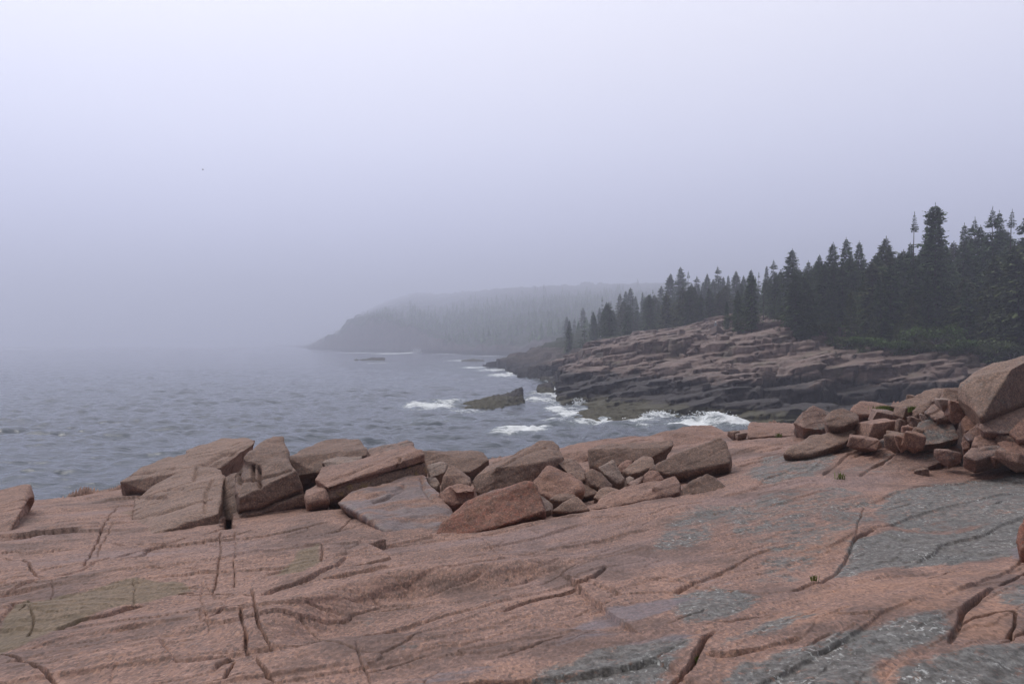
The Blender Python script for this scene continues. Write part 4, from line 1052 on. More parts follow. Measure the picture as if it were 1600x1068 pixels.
sea_rock('rounded olive rock at the left end of the headland toe', [
    [(898,650,81),(905,641,84),(940,637,86),(990,641,85),(1005,652,80),(990,658,77),(930,659,76.5),(900,656,78)]], 3.0, .16, .22)

# ------------------------------------------------------------------ spruces
def spruce_mesh(H, R, seed, whorl=.34, per=6, spray_len=.50, bare=.08, sparse=0.0, blunt=0.0, power=.85, droop=.18, up=.55):
    r = np.random.default_rng(seed); V = []; Fc = []; tone = []
    z = H * bare
    lop = r.uniform(0, 6.28)
    while z < H * .985:
        t = z / H
        env = R * ((1 - t) ** power) * (1 if blunt == 0 else 1) + blunt * R * math.exp(-((t - .93) / .06) ** 2)
        env *= min(1, .45 + t / .22 * .55)
        if sparse and t < .85 and r.random() < sparse: z += whorl * r.uniform(.6, 1.4); continue
        n = per + r.integers(-1, 2); a0 = r.uniform(0, 6.28)
        lv = r.uniform(.72, 1.15)
        for b in range(n):
            a = a0 + b * 6.283 / n + r.normal(0, .22)
            L = max(.10, env * lv * r.uniform(.68, 1.12) * (1 + .12 * math.cos(a - lop)))
            if r.random() < .05: L *= 1.25
            slope = up * (t - .35) - .12 + r.normal(0, .08)
            m = max(3, int(L / .17)); br_t = r.uniform(0, 1)
            for j in range(m):
                u = (j + r.uniform(.1, .9)) / m
                if u < .12 and L > .8: continue
                rr = L * u; zz = z + rr * slope - droop * L * u * u + .16 * L * max(0, u - .75)
                for side in (-1, 1) if u < .93 else (0,):
                    sl = min(spray_len, .16 + .45 * L) * (.55 + .75 * (1 - u)) * r.uniform(.7, 1.25) * min(1, .55 + L * .35)
                    aa = a + side * r.uniform(.5, 1.05)
                    dx, dy = math.cos(aa), math.sin(aa); dz = slope * .7 - .25 + r.normal(0, .22)
                    px, py = math.cos(a) * rr, math.sin(a) * rr
                    wx, wy = -dy, dx; w = sl * r.uniform(.20, .34); tw = r.normal(0, .55)
                    p0 = (px, py, zz); 
                    p1 = (px + dx * sl * .55 + wx * w, py + dy * sl * .55 + wy * w, zz + dz * sl * .55 + tw * w)
                    p2 = (px + dx * sl, py + dy * sl, zz + dz * sl)
                    p3 = (px + dx * sl * .55 - wx * w, py + dy * sl * .55 - wy * w, zz + dz * sl * .55 - tw * w - .05)
                    i = len(V); V += [p0, p1, p2, p3]; Fc.append((i, i + 1, i + 2, i + 3))
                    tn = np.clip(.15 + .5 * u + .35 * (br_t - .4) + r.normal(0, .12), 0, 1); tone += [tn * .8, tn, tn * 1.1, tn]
        z += whorl * r.uniform(.75, 1.25) * (1.0 - .3 * t - .38 * sstep(.5, .85, t))
    for k in range(6):   # the leader
        a = r.uniform(0, 6.28); i = len(V); zt = H * .97 + r.uniform(0, H * .03)
        V += [(0, 0, zt), (.05 * math.cos(a), .05 * math.sin(a), zt + .10), (.01 * math.cos(a), .01 * math.sin(a), zt + .30), (-.04 * math.sin(a), .04 * math.cos(a), zt + .10)]
        Fc.append((i, i + 1, i + 2, i + 3)); tone += [.4] * 4
    me = mesh_from(V, Fc, 'crown')
    at = me.attributes.new('tone', 'FLOAT', 'POINT'); at.data.foreach_set('value', np.asarray(tone, np.float32))
    return me

def trunk_mesh(H, r0, seed):
    r = random.Random(seed); bm = bmesh.new(); rings = []
    for k in range(9):
        t = k / 8; cx, cy = .05 * math.sin(t * 5 + seed), .05 * math.cos(t * 4 + seed); rad = r0 * (1 - t) ** .9 + .012 + (.06 * r0 / .14 if k == 0 else 0)
        rings.append([bm.verts.new((cx + rad * math.cos(a * 1.0472), cy + rad * math.sin(a * 1.0472), -.6 + t * (H * .985 + .6))) for a in range(6)])
    for A, B in zip(rings, rings[1:]):
        for a in range(6): bm.faces.new((A[a], A[(a + 1) % 6], B[(a + 1) % 6], B[a]))
    bm.faces.new(rings[-1])
    # bare dead limbs low on the stem
    for k in range(7):
        z = H * r.uniform(.04, .3); a = r.uniform(0, 6.28); L = r.uniform(.5, 1.3)
        p = Vector((0, 0, z)); q = Vector((L * math.cos(a), L * math.sin(a), z + r.uniform(-.2, .25))); s = Vector((-math.sin(a), math.cos(a), 0)) * .022; u = Vector((0, 0, .022))
        v = [bm.verts.new(p + s), bm.verts.new(p + u), bm.verts.new(p - s), bm.verts.new(q)]
        bm.faces.new((v[0], v[1], v[3])); bm.faces.new((v[1], v[2], v[3])); bm.faces.new((v[2], v[0], v[3]))
    me = bpy.data.meshes.new('trunk'); bm.to_mesh(me); bm.free(); return me

PROTO = {}
def proto(key, H, mat='needle', **kw):
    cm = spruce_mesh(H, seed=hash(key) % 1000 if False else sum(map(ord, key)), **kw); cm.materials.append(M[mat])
    tm = trunk_mesh(H, .011 * H, sum(map(ord, key))); tm.materials.append(M['bark'])
    tm.polygons.foreach_set('use_smooth', np.ones(len(tm.polygons), bool))
    PROTO[key] = (H, cm, tm)
proto('dense', 12, R=3.1, per=8, whorl=.42, power=.72)
proto('broad', 11, R=3.7, per=8, whorl=.48, power=.75, mat='needle_g')
proto('slim', 12, R=2.2, per=7, whorl=.42, power=.68)
proto('ragged', 13, R=2.9, per=6, whorl=.50, sparse=.12, bare=.14, power=.7)
proto('tall', 16, R=3.1, per=8, whorl=.42, blunt=.12, power=.62, bare=.05)
proto('sparse', 13, R=2.0, per=5, whorl=.52, sparse=.2, power=.75, bare=.2)
proto('young', 6, R=2.0, per=8, whorl=.30, spray_len=.36, bare=.02, mat='needle_g')
proto('crooked', 12, R=2.9, per=7, whorl=.42, sparse=.05, power=.72, up=.8)

def tree(key, X, Y, z, H, label, group, rz=None, wide=1.0):
    H0, cm, tm = PROTO[key]; s = H / H0
    r = empty('spruce_tree', (X, Y, z)); r.scale = (s * wide, s * wide, s); r.rotation_euler.z = random.uniform(0, 6.28) if rz is None else rz
    r.rotation_euler.x = random.gauss(0, .018); r.rotation_euler.y = random.gauss(0, .018)
    tag(r, label, 'tree', group)
    for nm, me in (('crown', cm), ('trunk', tm)):
        o = bpy.data.objects.new(nm, me); COL.objects.link(o); o.parent = r
    return r

def gz(X, Y): return float(shore_z(np.array([X]), np.array([Y]))[0])
G1, G2, G3 = 'spruces of the dense stand on the right', 'misty spruces beyond the headland crest', 'young spruces along the cliff edge'
# explicit crowns: kind, photo x, photo y of the tip, metres away, width, label
TREES = [
 ('dense',1153,453,117,1.0,'small spruce at the left end of the near stand leaning on a taller neighbour',G1),
 ('dense',1175,421,116,1.05,'full cone shaped spruce standing free at the left end of the near stand',G1),
 ('dense',1136,470,122,.8,'short spruce at the very left foot of the near stand',G1),
 ('ragged',1209,406,150,1.0,'pale misty spruce in the gap right of the free standing cone shaped one',G2),
 ('crooked',1237,389,124,1.25,'open crowned spruce with a tufted rounded top standing above its neighbours',G1),
 ('dense',1218,455,121,1.0,'low spruce filling the gap under the tufted open crowned one',G1),
 ('slim',1262,408,113,1.2,'slim pointed spruce just right of the tufted open crowned one',G1),
 ('dense',1281,398,118,1.0,'spruce whose tip shows between a slim pointed one and a group of three blunt tops',G1),
 ('crooked',1300,379,117,1.1,'leftmost of the three blunt topped spruces rising together mid stand',G1),
 ('crooked',1321,372,115,1.0,'middle and tallest of the three blunt topped spruces rising together mid stand',G1),
 ('crooked',1341,377,116,.9,'rightmost of the three blunt topped spruces rising together mid stand',G1),
 ('broad',1383,370,111,1.1,'broad spruce with upswept upper branches right of the three blunt tops',G1),
 ('sparse',1426,334,107,1.0,'thin half bare spire left of the tallest spruce',G1),
 ('dense',1421,380,109,.9,'darker spruce wrapped round the thin half bare spire',G1),
 ('tall',1463,319,101,1.0,'tallest spruce of the stand with a dense blunt crown',G1),
 ('slim',1501,350,114,1.0,'first slender tip right of the tallest spruce',G1),
 ('ragged',1518,342,116,1.0,'second and higher slender tip right of the tallest spruce',G1),
 ('dense',1536,352,114,1.0,'low round tip between the slender pair and the high tips at the right',G1),
 ('ragged',1552,325,110,1.0,'highest pointed tip of the group at the right edge',G1),
 ('slim',1562,329,112,.9,'narrow tip touching the highest pointed one at the right edge',G1),
 ('sparse',1576,329,111,1.2,'open spiky tip with level side branches near the right edge',G1),
 ('ragged',1599,335,108,1.1,'wide limbed spruce cut by the right edge of the picture',G1),
 ('broad',1510,430,98,1.2,'yellowish green broad spruce in the lower middle of the right stand',G1),
 ('broad',1560,395,95,1.1,'large layered spruce in the lower right stand',G1),
 ('broad',1594,378,91,1.15,'nearest layered spruce at the right edge behind the leaning boulder',G1),
 ('broad',1385,432,103,1.0,'olive spruce in front of the broad upswept one',G1),
 ('broad',1425,462,98,1.0,'olive spruce low in front of the thin half bare spire',G1),
 ('dense',1350,432,107,1.0,'dark spruce below the rightmost blunt top',G1),
 ('dense',1300,440,110,1.1,'dark spruce below the leftmost blunt top',G1),
 ('dense',1450,430,100,.9,'dark spruce pressed against the left side of the tallest one',G1),
 ('broad',1545,445,93,.9,'low spruce overhanging the dark cliff at the right',G1),
 ('dense',1240,450,114,1.0,'dark spruce standing below the tufted open crowned one',G1),
 ('dense',1480,405,104,1.0,'dark spruce close against the right side of the tallest one',G1),
 ('young',1330,455,101,1.0,'young pale tipped spruce in front of the three blunt tops',G3),
 ('young',1262,470,110,1.0,'young spruce at the top corner of the headland rock',G3),
 ('young',1300,490,104,1.1,'small bushy spruce at the cliff edge left of the pale tipped one',G3),
 ('young',1365,490,99,1.0,'small spruce at the cliff edge right of the pale tipped one',G3),
 ('young',1402,500,97,.9,'short spruce at the cliff edge left of the bright green bush',G3),
 ('young',1500,505,94,1.1,'short spruce on the dark cliff right of the bright green bush',G3),
 ('young',1570,480,90,1.2,'small spruce low at the right beside the dead branches',G3),
 ('young',1345,512,98,1.0,'lowest little spruce at the cliff edge below the mid stand',G3),
]
for k, x, y, Y, w, lab, grp in TREES:
    Y = far(Y)
    top = P(x, y, Y); z = gz(top[0], Y) - .3
    tree(k, top[0], Y, z, top[2] - z, lab, grp, wide=w * (1 if k != 'young' else 1))
MISTY = [(886,494,228),(897,497,232),(911,480,225),(925,484,215),(941,463,200),(955,470,205),(969,458,195),(978,454,192),(985,449,187),(993,462,190),(1004,456,185),(1014,462,188),(1021,452,182),(1034,446,178),(1046,427,168),(1057,436,172),(1065,417,162),(1076,424,163),(1089,431,165),(1098,440,160),(1106,427,166),(1115,436,160),(1122,416,160),(1130,432,158),(1139,430,155),(1150,423,152),(1163,430,150),(1185,425,150),(1196,415,150)]
MK = ['dense', 'slim', 'ragged', 'crooked', 'sparse', 'broad']
mr = random.Random(9)
MLAB = {1046:'dark pointed spire standing out of the misty row', 1065:'tallest tufted spruce of the misty row', 1122:'thin topped spruce rising at the right of the misty row', 886:'faintest low spruce at the left end of the misty row', 985:'sharp tip at the crown of the left half of the misty row', 1076:'bare thin pole right of the tallest tufted misty spruce'}
for x, y, Y in MISTY:
    Y = far(Y) * 1.3
    top = P(x, y, Y); z = gz(top[0], Y) - .3
    k = {1065: 'crooked', 1076: 'sparse', 1122: 'ragged', 1046: 'dense'}.get(x, mr.choice(MK))
    tree(k, top[0], Y, z, max(5, top[2] - z), MLAB.get(x, 'misty spruce in the fog softened row behind the headland crest'), G2, wide=mr.uniform(.9, 1.25))
# the body of the stand behind and between
def fill(n, xr, yr, Yr, lab, grp, hr, seed, keys, crest):
    r = random.Random(seed)
    for i in range(n):
        Y = far(r.uniform(*Yr)); x = r.uniform(*xr); X = (x - CX) / F * Y
        z = gz(X, Y)
        if z < 4.5 or float(coast_sd(np.array([X]), np.array([Y]))[0]) < 12: continue
        H = r.uniform(*hr)
        lim = CAMZ + (HY - np.interp(x, *crest)) / F * Y - z     # keeps the stand's skyline
        if lim < 3: continue
        H = min(H, lim * r.uniform(.82, .97))
        tree(r.choice(keys), X, Y, z - .3, H, lab, grp, wide=r.uniform(1.05, 1.45))
CR = ([860,900,940,985,1046,1090,1150,1200,1240,1300,1340,1383,1420,1465,1500,1550,1620,1760],[505,490,470,456,440,436,436,425,410,395,390,388,378,352,360,345,342,335])
fill(34, (1240,1330), None, (106,135), 'dark spruce deep in the left half of the dense stand, among many alike', G1, (8,13), 1, ['dense','slim','crooked','ragged'], CR)
fill(44, (1330,1480), None, (100,135), 'dark spruce deep in the middle of the dense stand, among many alike', G1, (9,14), 2, ['dense','slim','broad','ragged'], CR)
fill(52, (1480,1700), None, (92,135), 'dark spruce deep in the right end of the dense stand, among many alike', G1, (9,15), 3, ['dense','broad','ragged','slim'], CR)
fill(16, (900,1160), None, (170,270), 'misty spruce in the fog softened row behind the headland crest', G2, (7,12), 4, MK, CR)
fill(44, (880,1170), None, (142,185), 'misty spruce in the fog softened row behind the headland crest', G2, (6,11), 14, MK, CR)
fill(16, (1150,1250), None, (122,160), 'hazy spruce standing behind the left end of the near stand, among many alike', G1, (7,11), 6, MK, CR)
fill(16, (1350,1460), None, (150,175), 'pale hazy spruce showing behind the gap left of the tallest one', G2, (9,12), 8, MK, ([800,1700],[388,340]))

# the far wood: a mass nobody could count
def far_wood():
    r = np.random.default_rng(21); V = []; Fc = []
    n = 0; tries = 0
    while n < 4600 and tries < 60000:
        tries += 1
        Y = r.uniform(310, 2300) if r.random() < .6 else r.uniform(650, 1150); x = r.uniform(545, 1230)
        X = (x - CX) / F * Y; z, s, cap = farland(np.array([x]), np.array([Y])); z, s, cap = float(z[0]), float(s[0]), float(cap[0])
        if Y < 469: z = gz(X, Y)
        if Y < 469 and (z < 6.5 or x < 890): continue
        if Y >= 469 and (s < 15 or z < cap - .5): continue
        if x < 572 or Y > 1500 or (Y > 950 and r.random() < (Y - 950) / 550): continue
        H = r.uniform(6, 14) * (.75 + .5 * float(vnoise(np.array([X * .03]), np.array([Y * .03]), 0, 5)[0])) * (.65 if x < 640 else 1) * (1 + max(0, Y - 900) / 1500); R = H * r.uniform(.14, .22); m = 7
        for t in range(4):
            z0 = H * (.10 + .22 * t); z1 = H * min(1, .10 + .22 * t + .42); rr = R * (1 - t * .23)
            i = len(V); a0 = r.uniform(0, 6.28)
            V.append((X, Y, z + z1))
            for k in range(m):
                q = rr * (1.15 if k % 2 else .62) * r.uniform(.8, 1.2); a = a0 + k * 6.283 / m
                V.append((X + q * math.cos(a), Y + q * math.sin(a), z + z0 - .25 * (k % 2) * rr + r.normal(0, .12)))
            for k in range(m): Fc.append((i, i + 1 + k, i + 1 + (k + 1) % m))
        n += 1
    me = mesh_from(V, Fc, 'wood')
    at = me.attributes.new('tone', 'FLOAT', 'POINT'); at.data.foreach_set('value', r.random(len(V)).astype(np.float32))
    o = link('far_wood', me, M['needle'], smooth=False); tag(o, 'dark conifer wood on the distant headland dissolving in fog', 'wood', kind='stuff')
far_wood()

# ------------------------------------------------------------------ shrubs, plants, dead wood
def leafy(name, X, Y, z, w, h, n, size, mat, label, cat, seed, group=None, stems=True):
    r = np.random.default_rng(seed); V = []; Fc = []; tone = []
    lumps = [(r.normal(0, w * .38), r.normal(0, w * .25), h * r.uniform(.35, .75), r.uniform(.3, .5)) for _ in range(7)]
    for i in range(n):
        lx, ly, lz, lr = lumps[r.integers(len(lumps))]
        d = r.normal(0, 1, 3); d /= np.linalg.norm(d); q = r.random() ** .4
        p = np.array([lx, ly, lz]) + d * q * np.array([w * lr, w * lr, h * lr * .9]); p[2] = max(p[2], .02)
        u = r.normal(0, 1, 3); u /= np.linalg.norm(u); v = np.cross(u, r.normal(0, 1, 3)); v /= np.linalg.norm(v) + 1e-9
        s = size * r.uniform(.6, 1.3); k = len(V)
        V += [p - u * s, p + v * s * .45, p + u * s, p - v * s * .45]; Fc.append((k, k + 1, k + 2, k + 3))
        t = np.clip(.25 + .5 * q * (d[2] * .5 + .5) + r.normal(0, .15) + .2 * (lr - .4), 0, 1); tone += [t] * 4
    me = mesh_from(V, Fc, 'foliage'); at = me.attributes.new('tone', 'FLOAT', 'POINT'); at.data.foreach_set('value', np.asarray(tone, np.float32))
    root = empty(name, (X, Y, z)); tag(root, label, cat, group)
    link('foliage', me, M[mat], root)
    if stems:
        bm = bmesh.new()
        for lx, ly, lz, lr in lumps:
            p, q = Vector((lx * .1, ly * .1, -.3)), Vector((lx, ly, lz)); s = .035 * h
            v = [bm.verts.new(p + Vector((s, 0, 0))), bm.verts.new(p + Vector((-s, s, 0))), bm.verts.new(p + Vector((-s, -s, 0))), bm.verts.new(q)]
            for a, b in ((0, 1), (1, 2), (2, 0)): bm.faces.new((v[a], v[b], v[3]))
        me = bpy.data.meshes.new('stem'); bm.to_mesh(me); bm.free(); link('stem', me, M['bark'], root)
for (x, y, Y, w, h, mat, lab) in [
    (1462,534,91,3.0,2.2,'bush','bright green leafy bush below the tallest spruce'),
    (1395,546,93,2.4,1.2,'bush','leafy green bush spreading on the cliff edge left of the dark low bush'),
    (1510,548,90,2.6,1.4,'bush','rounded green bush on the dark cliff right of the bright leafy one'),
    (1555,552,88,2.6,1.6,'needle_g','olive shrub at the foot of the large layered spruce'),
    (1345,538,96,2.0,1.0,'bush','small mid green bush at the top of the pale ledge'),
    (1440,548,95,2.0,1.2,'needle_g','low dark bush left of the bright green one at the cliff edge'),
    (1486,552,93,2.4,1.4,'needle_g','spreading dark shrub right of the bright green bush'),
    (1290,522,106,2.2,1.5,'needle_g','shrub at the rock corner where the stand begins'),
    (1325,540,101,2.4,1.3,'needle_g','dark shrub trailing over the rock below the young pale tipped spruce'),
    (1372,540,98,1.8,1.1,'bush','small green shrub on the ledge top below the mid stand'),
    (1405,548,97,1.8,1.0,'needle_g','low shrub left of the dark bush at the cliff edge'),
    (1535,556,91,2.6,1.5,'needle_g','shrub hanging over the dark cliff near the dead branches'),
    (1582,560,89,2.4,1.8,'needle_g','dark shrub behind the huge leaning boulder'),
    (1160,497,119,1.5,1.0,'bush','small light green shrub at the foot of the free standing spruce'),
    (1225,502,118,2.0,1.0,'needle_g','low scrub along the rock crest under the tufted spruce'),
    (1140,500,121,1.2,.8,'needle_g','little dark shrub at the left foot of the near stand')]:
    Y = far(Y); X = (x - CX) / F * Y; z = CAMZ - (y - HY) / F * Y
    leafy('shrub', X, Y, z, w, h, 900, .17, mat, lab, 'shrub', x, 'shrubs along the edge of the stand')

def ledge_z(X, Y):
    px = CX + F * X / Y; j = int(np.argmin(np.abs(pxs - px))); i = int(np.argmin(np.abs(ys - Y))); return float(LEDGE_Z[i, j])
def tuft(px, py, w, h, n, label, seed, Y=None):
    r = np.random.default_rng(seed)
    X, Yh = hit(px, py)
    if Y: X, Yh = (px - CX) / F * Y, Y
    z = ledge_z(X, Yh) if Y is None else CAMZ - (py - HY) / F * Y
    V = []; Fc = []; tone = []
    for i in range(n):
        bx, by = r.normal(0, w * .5), r.normal(0, w * .22); a = r.uniform(0, 6.28); L = h * r.uniform(.5, 1.2); b = r.uniform(.1, .7)
        wd = .004 + .03 * h; k = len(V); ca_, sa_ = math.cos(a), math.sin(a)
        V += [(bx - sa_ * wd, by + ca_ * wd, -.03), (bx + sa_ * wd, by - ca_ * wd, -.03), (bx + ca_ * L * b * .4 + sa_ * wd * .7, by + sa_ * L * b * .4 - ca_ * wd * .7, L * .6), (bx + ca_ * L * b, by + sa_ * L * b, L)]
        Fc.append((k, k + 1, k + 2, k + 3)); tone += [.2, .2, .6, .9 * r.random() + .1]
    me = mesh_from(V, Fc, 'tuft'); at = me.attributes.new('tone', 'FLOAT', 'POINT'); at.data.foreach_set('value', np.asarray(tone, np.float32))
    o = link('grass_tuft', me, M['grass']); o.location = (X, Yh, z); tag(o, label, 'grass tuft')
tuft(1392, 639, .30, .07, 420, 'green mat of low plants on the skyline rock right of the perched boulder', 1, Y=16.2)
tuft(1428, 641, .10, .08, 120, 'small green clump beside the hooked brown block', 2, Y=14.8)
tuft(1313, 753, .05, .10, 26, 'sparse grass tuft in the joint above the lichened slab', 3)
tuft(1272, 905, .03, .05, 22, 'tiny green tuft in the crack below the lichened slab', 4)
tuft(1090, 1017, .025, .05, 24, 'tiny green tuft in the crack at the bottom of the picture', 5)
tuft(1217, 685, .08, .09, 26, 'thin grass growing in the joint of the squared pink bench', 6)

def dead_branches():
    r = random.Random(4); bm = bmesh.new()
    def limb(p, d, L, rad, depth):
        q = p + d * L; s = d.orthogonal().normalized(); t = d.cross(s)
        A = [bm.verts.new(p + (s * math.cos(k * 2.094) + t * math.sin(k * 2.094)) * rad) for k in range(3)]
        B = [bm.verts.new(q + (s * math.cos(k * 2.094) + t * math.sin(k * 2.094)) * rad * .45) for k in range(3)]
        for k in range(3): bm.faces.new((A[k], A[(k + 1) % 3], B[(k + 1) % 3], B[k]))
        bm.faces.new(B)
        if depth:
            for k in range(5):
                d2 = (d + Vector((r.gauss(0, .6), r.gauss(0, .4), r.gauss(.1, .5)))).normalized()
                limb(p + d * L * r.uniform(.3, .95), d2, L * r.uniform(.3, .6), rad * .5, depth - 1)
    limb(Vector((0, 0, -.3)), Vector((-.7, -.2, .7)).normalized(), 2.2, .05, 2); limb(Vector((.4, 0, -.3)), Vector((.1, -.1, 1)).normalized(), 2.4, .05, 2)
    me = bpy.data.meshes.new('dead'); bm.to_mesh(me); bm.free()
    Y = far(88); X = (1572 - CX) / F * Y; o = link('dead_branch', me, M['dead']); o.location = (X, Y, gz(X, Y)); tag(o, 'bleached bare branches sticking up behind the huge leaning boulder', 'dead tree')
dead_branches()

# ------------------------------------------------------------------ two distant walkers and a gull
def person(px, feet_py, Y, H, top_mat, leg_mat, label, seated=False):
    Y = far(Y); X = (px - CX) / F * Y; z = CAMZ - (feet_py - HY) / F * Y; s = H / 1.72
    vs = [(0,0,.93),(0,0,1.15),(0,0,1.40),(0,0,1.50),(0,-.01,1.60),(0,-.01,1.70),
          (.10,0,.88),(.11,.0,.48),(.11,.02,.06),(.11,-.12,.03),(-.10,0,.88),(-.12,-.04,.48),(-.12,0,.06),(-.12,-.12,.03),
          (.19,0,1.38),(.25,.02,1.10),(.24,-.08,.86),(.24,-.10,.78),(-.19,0,1.38),(-.25,.02,1.10),(-.24,-.08,.86),(-.24,-.10,.78)]
    rad = [.15,.14,.17,.06,.10,.085,.09,.06,.045,.04,.09,.06,.045,.04,.07,.045,.035,.035,.07,.045,.035,.035]
    ed = [(0,1),(1,2),(2,3),(3,4),(4,5),(0,6),(6,7),(7,8),(8,9),(0,10),(10,11),(11,12),(12,13),(2,14),(14,15),(15,16),(16,17),(2,18),(18,19),(19,20),(20,21)]
    me = bpy.data.meshes.new('body'); me.from_pydata(vs, ed, []); ob = bpy.data.objects.new('t', me); COL.objects.link(ob)
    sk = ob.modifiers.new('s', 'SKIN')
    for v, q in zip(me.skin_vertices[0].data, rad): v.radius = (q, q)
    me.skin_vertices[0].data[0].use_root = True
    ob.modifiers.new('u', 'SUBSURF').levels = 1
    dg = bpy.context.evaluated_depsgraph_get(); dg.update()
    m2 = bpy.data.meshes.new_from_object(ob.evaluated_get(dg)); bpy.data.objects.remove(ob)
    m2.materials.clear(); m2.materials.append(M[leg_mat])
    o = link('person', m2); o.location = (X, Y, z); o.scale = (s, s, s); tag(o, label, 'person')
    bm = bmesh.new(); bmesh.ops.create_uvsphere(bm, u_segments=12, v_segments=8, radius=.125)
    for v in bm.verts: v.co.z = max(v.co.z, -.01) * 1.05; v.co += Vector((0, -.02, 1.70))
    bmesh.ops.create_cone(bm, cap_ends=True, segments=14, radius1=.21, radius2=.13, depth=.05)
    for v in bm.verts:
        if v.co.z < .5: v.co += Vector((0, -.02, 1.69))
    h = bpy.data.meshes.new('hat'); bm.to_mesh(h); bm.free(); link('hat', h, M['cloth_white'], o)
    return o
M['cloth_white'] = flat('white_cloth', (.86, .87, .88), .8)
M['cloth_mauve'] = flat('dull_mauve_cloth', (.22, .185, .20), .9)
M['cloth_grey'] = flat('grey_cloth', (.30, .31, .34), .9)
person(939, 536.5, 168, 1.75, 'cloth_mauve', 'cloth_mauve', 'person in a white hat standing on the far ledge before the misty spruces')
person(1118, 517, 131, 1.7, 'cloth_grey', 'cloth_grey', 'person in a pale hat half hidden behind the headland crest beside the near stand')

def gull():
    X, Y, z = P(317, 265.5, 190)
    V = [(-.26,0,0),(-.20,.04,.02),(-.2,-.04,.02),(-.05,.07,.0),(-.05,-.07,.0),(.14,.05,0),(.14,-.05,0),(.27,.05,.0),(.27,-.05,0),(0,0,.07),(0,0,-.06)]
    bm = bmesh.new(); bmesh.ops.create_uvsphere(bm, u_segments=12, v_segments=8, radius=.075)
    for v in bm.verts:
        v.co.x *= 3.2; k = v.co.x / .24; v.co.y *= 1 - .45 * abs(k); v.co.z *= 1 - .45 * abs(k)
    for sgn in (-1, 1):
        rows = []
        for t in (0, .3, .6, 1.0):
            y = sgn * (.03 + .62 * t); zz = .03 + .22 * math.sin(t * 1.9) ; c = .11 * (1 - .8 * t); sw = -.10 * t * t
            rows.append([bm.verts.new((c + sw, y, zz)), bm.verts.new((sw, y, zz + .018 * (1 - t))), bm.verts.new((-c + sw - .02, y, zz)), bm.verts.new((sw, y, zz - .01))])
        for A, B in zip(rows, rows[1:]):
            for a in range(4): bm.faces.new((A[a], A[(a + 1) % 4], B[(a + 1) % 4], B[a]))
    me = bpy.data.meshes.new('gull'); bm.to_mesh(me); bm.free()
    o = link('gull', me, flat('gull_grey', (.36, .36, .38), .8)); o.location = (X, Y, z); o.rotation_euler = (.35, .1, .5); tag(o, 'lone gull gliding in the pale sky over the sea', 'gull')
gull()

# ------------------------------------------------------------------ haze
def haze():
    bm = bmesh.new(); x0, x1, y0, y1, z0, z1 = -2600, 2600, -60, 3700, -3.6, 190
    v = [bm.verts.new(p) for p in [(x0,y0,z0),(x1,y0,z0),(x1,y1,z0),(x0,y1,z0),(x0,y0,z1),(x1,y0,z1),(x1,y1,z1),(x0,y1,z1)]]
    for f in [(3,2,1,0),(4,5,6,7),(0,1,5,4),(1,2,6,5),(2,3,7,6),(3,0,4,7)]: bm.faces.new([v[i] for i in f])
    me = bpy.data.meshes.new('haze'); bm.to_mesh(me); bm.free()
    m, nt = new_mat('sea_fog'); T = NT(nt)
    vol = T.n('ShaderNodeVolumePrincipled', inp={'Color': HAZE_COL + (1,), 'Density': HAZE_D, 'Anisotropy': 0.42})
    nt.links.new(vol.outputs[0], T.n('ShaderNodeOutputMaterial').inputs['Volume'])
    o = link('haze', me, m, smooth=False); tag(o, 'even grey blue sea fog over the whole coast', 'haze', kind='stuff')
HAZE_COL, HAZE_D = (0.825, 0.855, 1.0), 0.00118
haze()

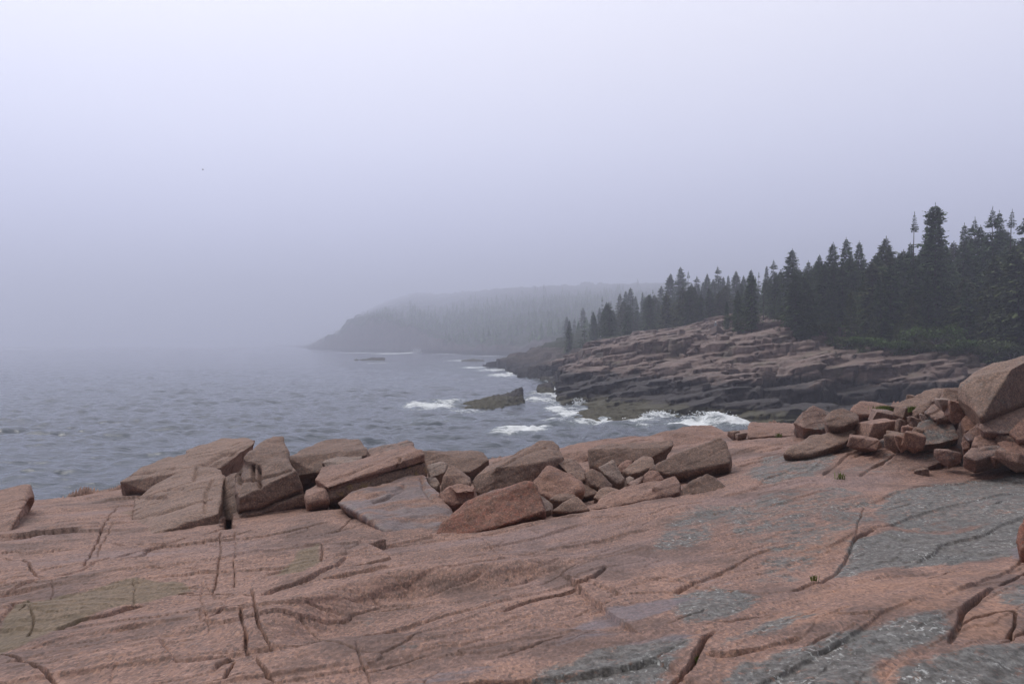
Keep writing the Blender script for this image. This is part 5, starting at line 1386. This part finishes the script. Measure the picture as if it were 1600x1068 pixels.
# ------------------------------------------------------------------ sky, sun, camera
w = bpy.data.worlds.new('World'); C.world = w; w.use_nodes = True
nt = w.node_tree; nt.nodes.clear(); T = NT(nt)
SUN_EL, SUN_AZ = math.radians(56), math.radians(-60)      # high, over the sea to the left
sky = T.n('ShaderNodeTexSky'); sky.sky_type = 'NISHITA'; sky.sun_disc = False; sky.sun_elevation = SUN_EL; sky.sun_rotation = SUN_AZ
gen = T.n('ShaderNodeTexCoord').outputs['Generated']
sx_ = T.n('ShaderNodeSeparateXYZ', inp={0: gen})
ramp = T.n('ShaderNodeValToRGB')
ST = 0.1
el = T.math('ADD', sx_.outputs[2], T.math('MULTIPLY', T.math('SUBTRACT', T.noise(T.mapping(gen, scale=(1, 1, 2.5)), 2.2, 4, .55), .5), .045))
cr = ramp.color_ramp
stops = [(0.0, (.44,.465,.66)), (.06, (.46,.485,.68)), (.14, (.59,.61,.82)), (.24, (.715,.73,.905)), (.36, (.82,.82,.945)), (.60, (1.03,1.03,1.08)), (1.0, (1.2,1.2,1.2))]
while len(cr.elements) < len(stops): cr.elements.new(.5)
for e, (p, c) in zip(cr.elements, stops): e.position = p; e.color = tuple(min(1.0, v / 1.2) for v in c) + (1,)
nt.links.new(el, ramp.inputs[0])
side = T.mapr(sx_.outputs[0], -.55, .40, 1.12, 1.0)       # the cloud is brighter over the open sea
side = T.math('MULTIPLY', side, T.mapr(sx_.outputs[1], -.55, .75, .16, 1.12))      # sky dimmed behind the camera, as wooded land would, to darken front faces
oc = T.n('ShaderNodeVectorMath', operation='SCALE', inp={0: ramp.outputs[0], 3: T.math('MULTIPLY', side, 1.2 / ST)})
col = T.mix(.94, sky.outputs[0], oc.outputs[0])
bg = T.n('ShaderNodeBackground', inp={0: col, 1: ST})
T.n('ShaderNodeOutputWorld', inp={0: bg.outputs[0]})

sl = bpy.data.lights.new('sun', 'SUN'); sl.energy = 1.5; sl.angle = math.radians(26); sl.color = (1.0, .97, .93)
so = bpy.data.objects.new('sun', sl); COL.objects.link(so)
d = Vector((math.sin(SUN_AZ) * math.cos(SUN_EL), math.cos(SUN_AZ) * math.cos(SUN_EL), math.sin(SUN_EL)))
so.rotation_euler = d.to_track_quat('Z', 'Y').to_euler()

cam = bpy.data.cameras.new('camera'); co_ = bpy.data.objects.new('camera', cam); COL.objects.link(co_)
cam.sensor_width = 36; cam.lens = 36 * F / 1600; cam.shift_y = 3 / 1600; cam.clip_end = 6000; cam.clip_start = .1
co_.location = (0, 0, CAMZ); co_.rotation_euler = (math.pi / 2, 0, 0)
C.camera = co_
C.view_settings.view_transform = 'Standard'; C.view_settings.look = 'None'; C.view_settings.gamma = 1; C.view_settings.exposure = 0.14
C.cycles.use_denoising = True; C.cycles.denoiser = 'OPENIMAGEDENOISE'; C.cycles.denoising_input_passes = 'RGB_ALBEDO_NORMAL'; C.cycles.denoising_prefilter = 'ACCURATE'
C.cycles.volume_bounces = 1; C.cycles.max_bounces = 6; C.cycles.transparent_max_bounces = 8
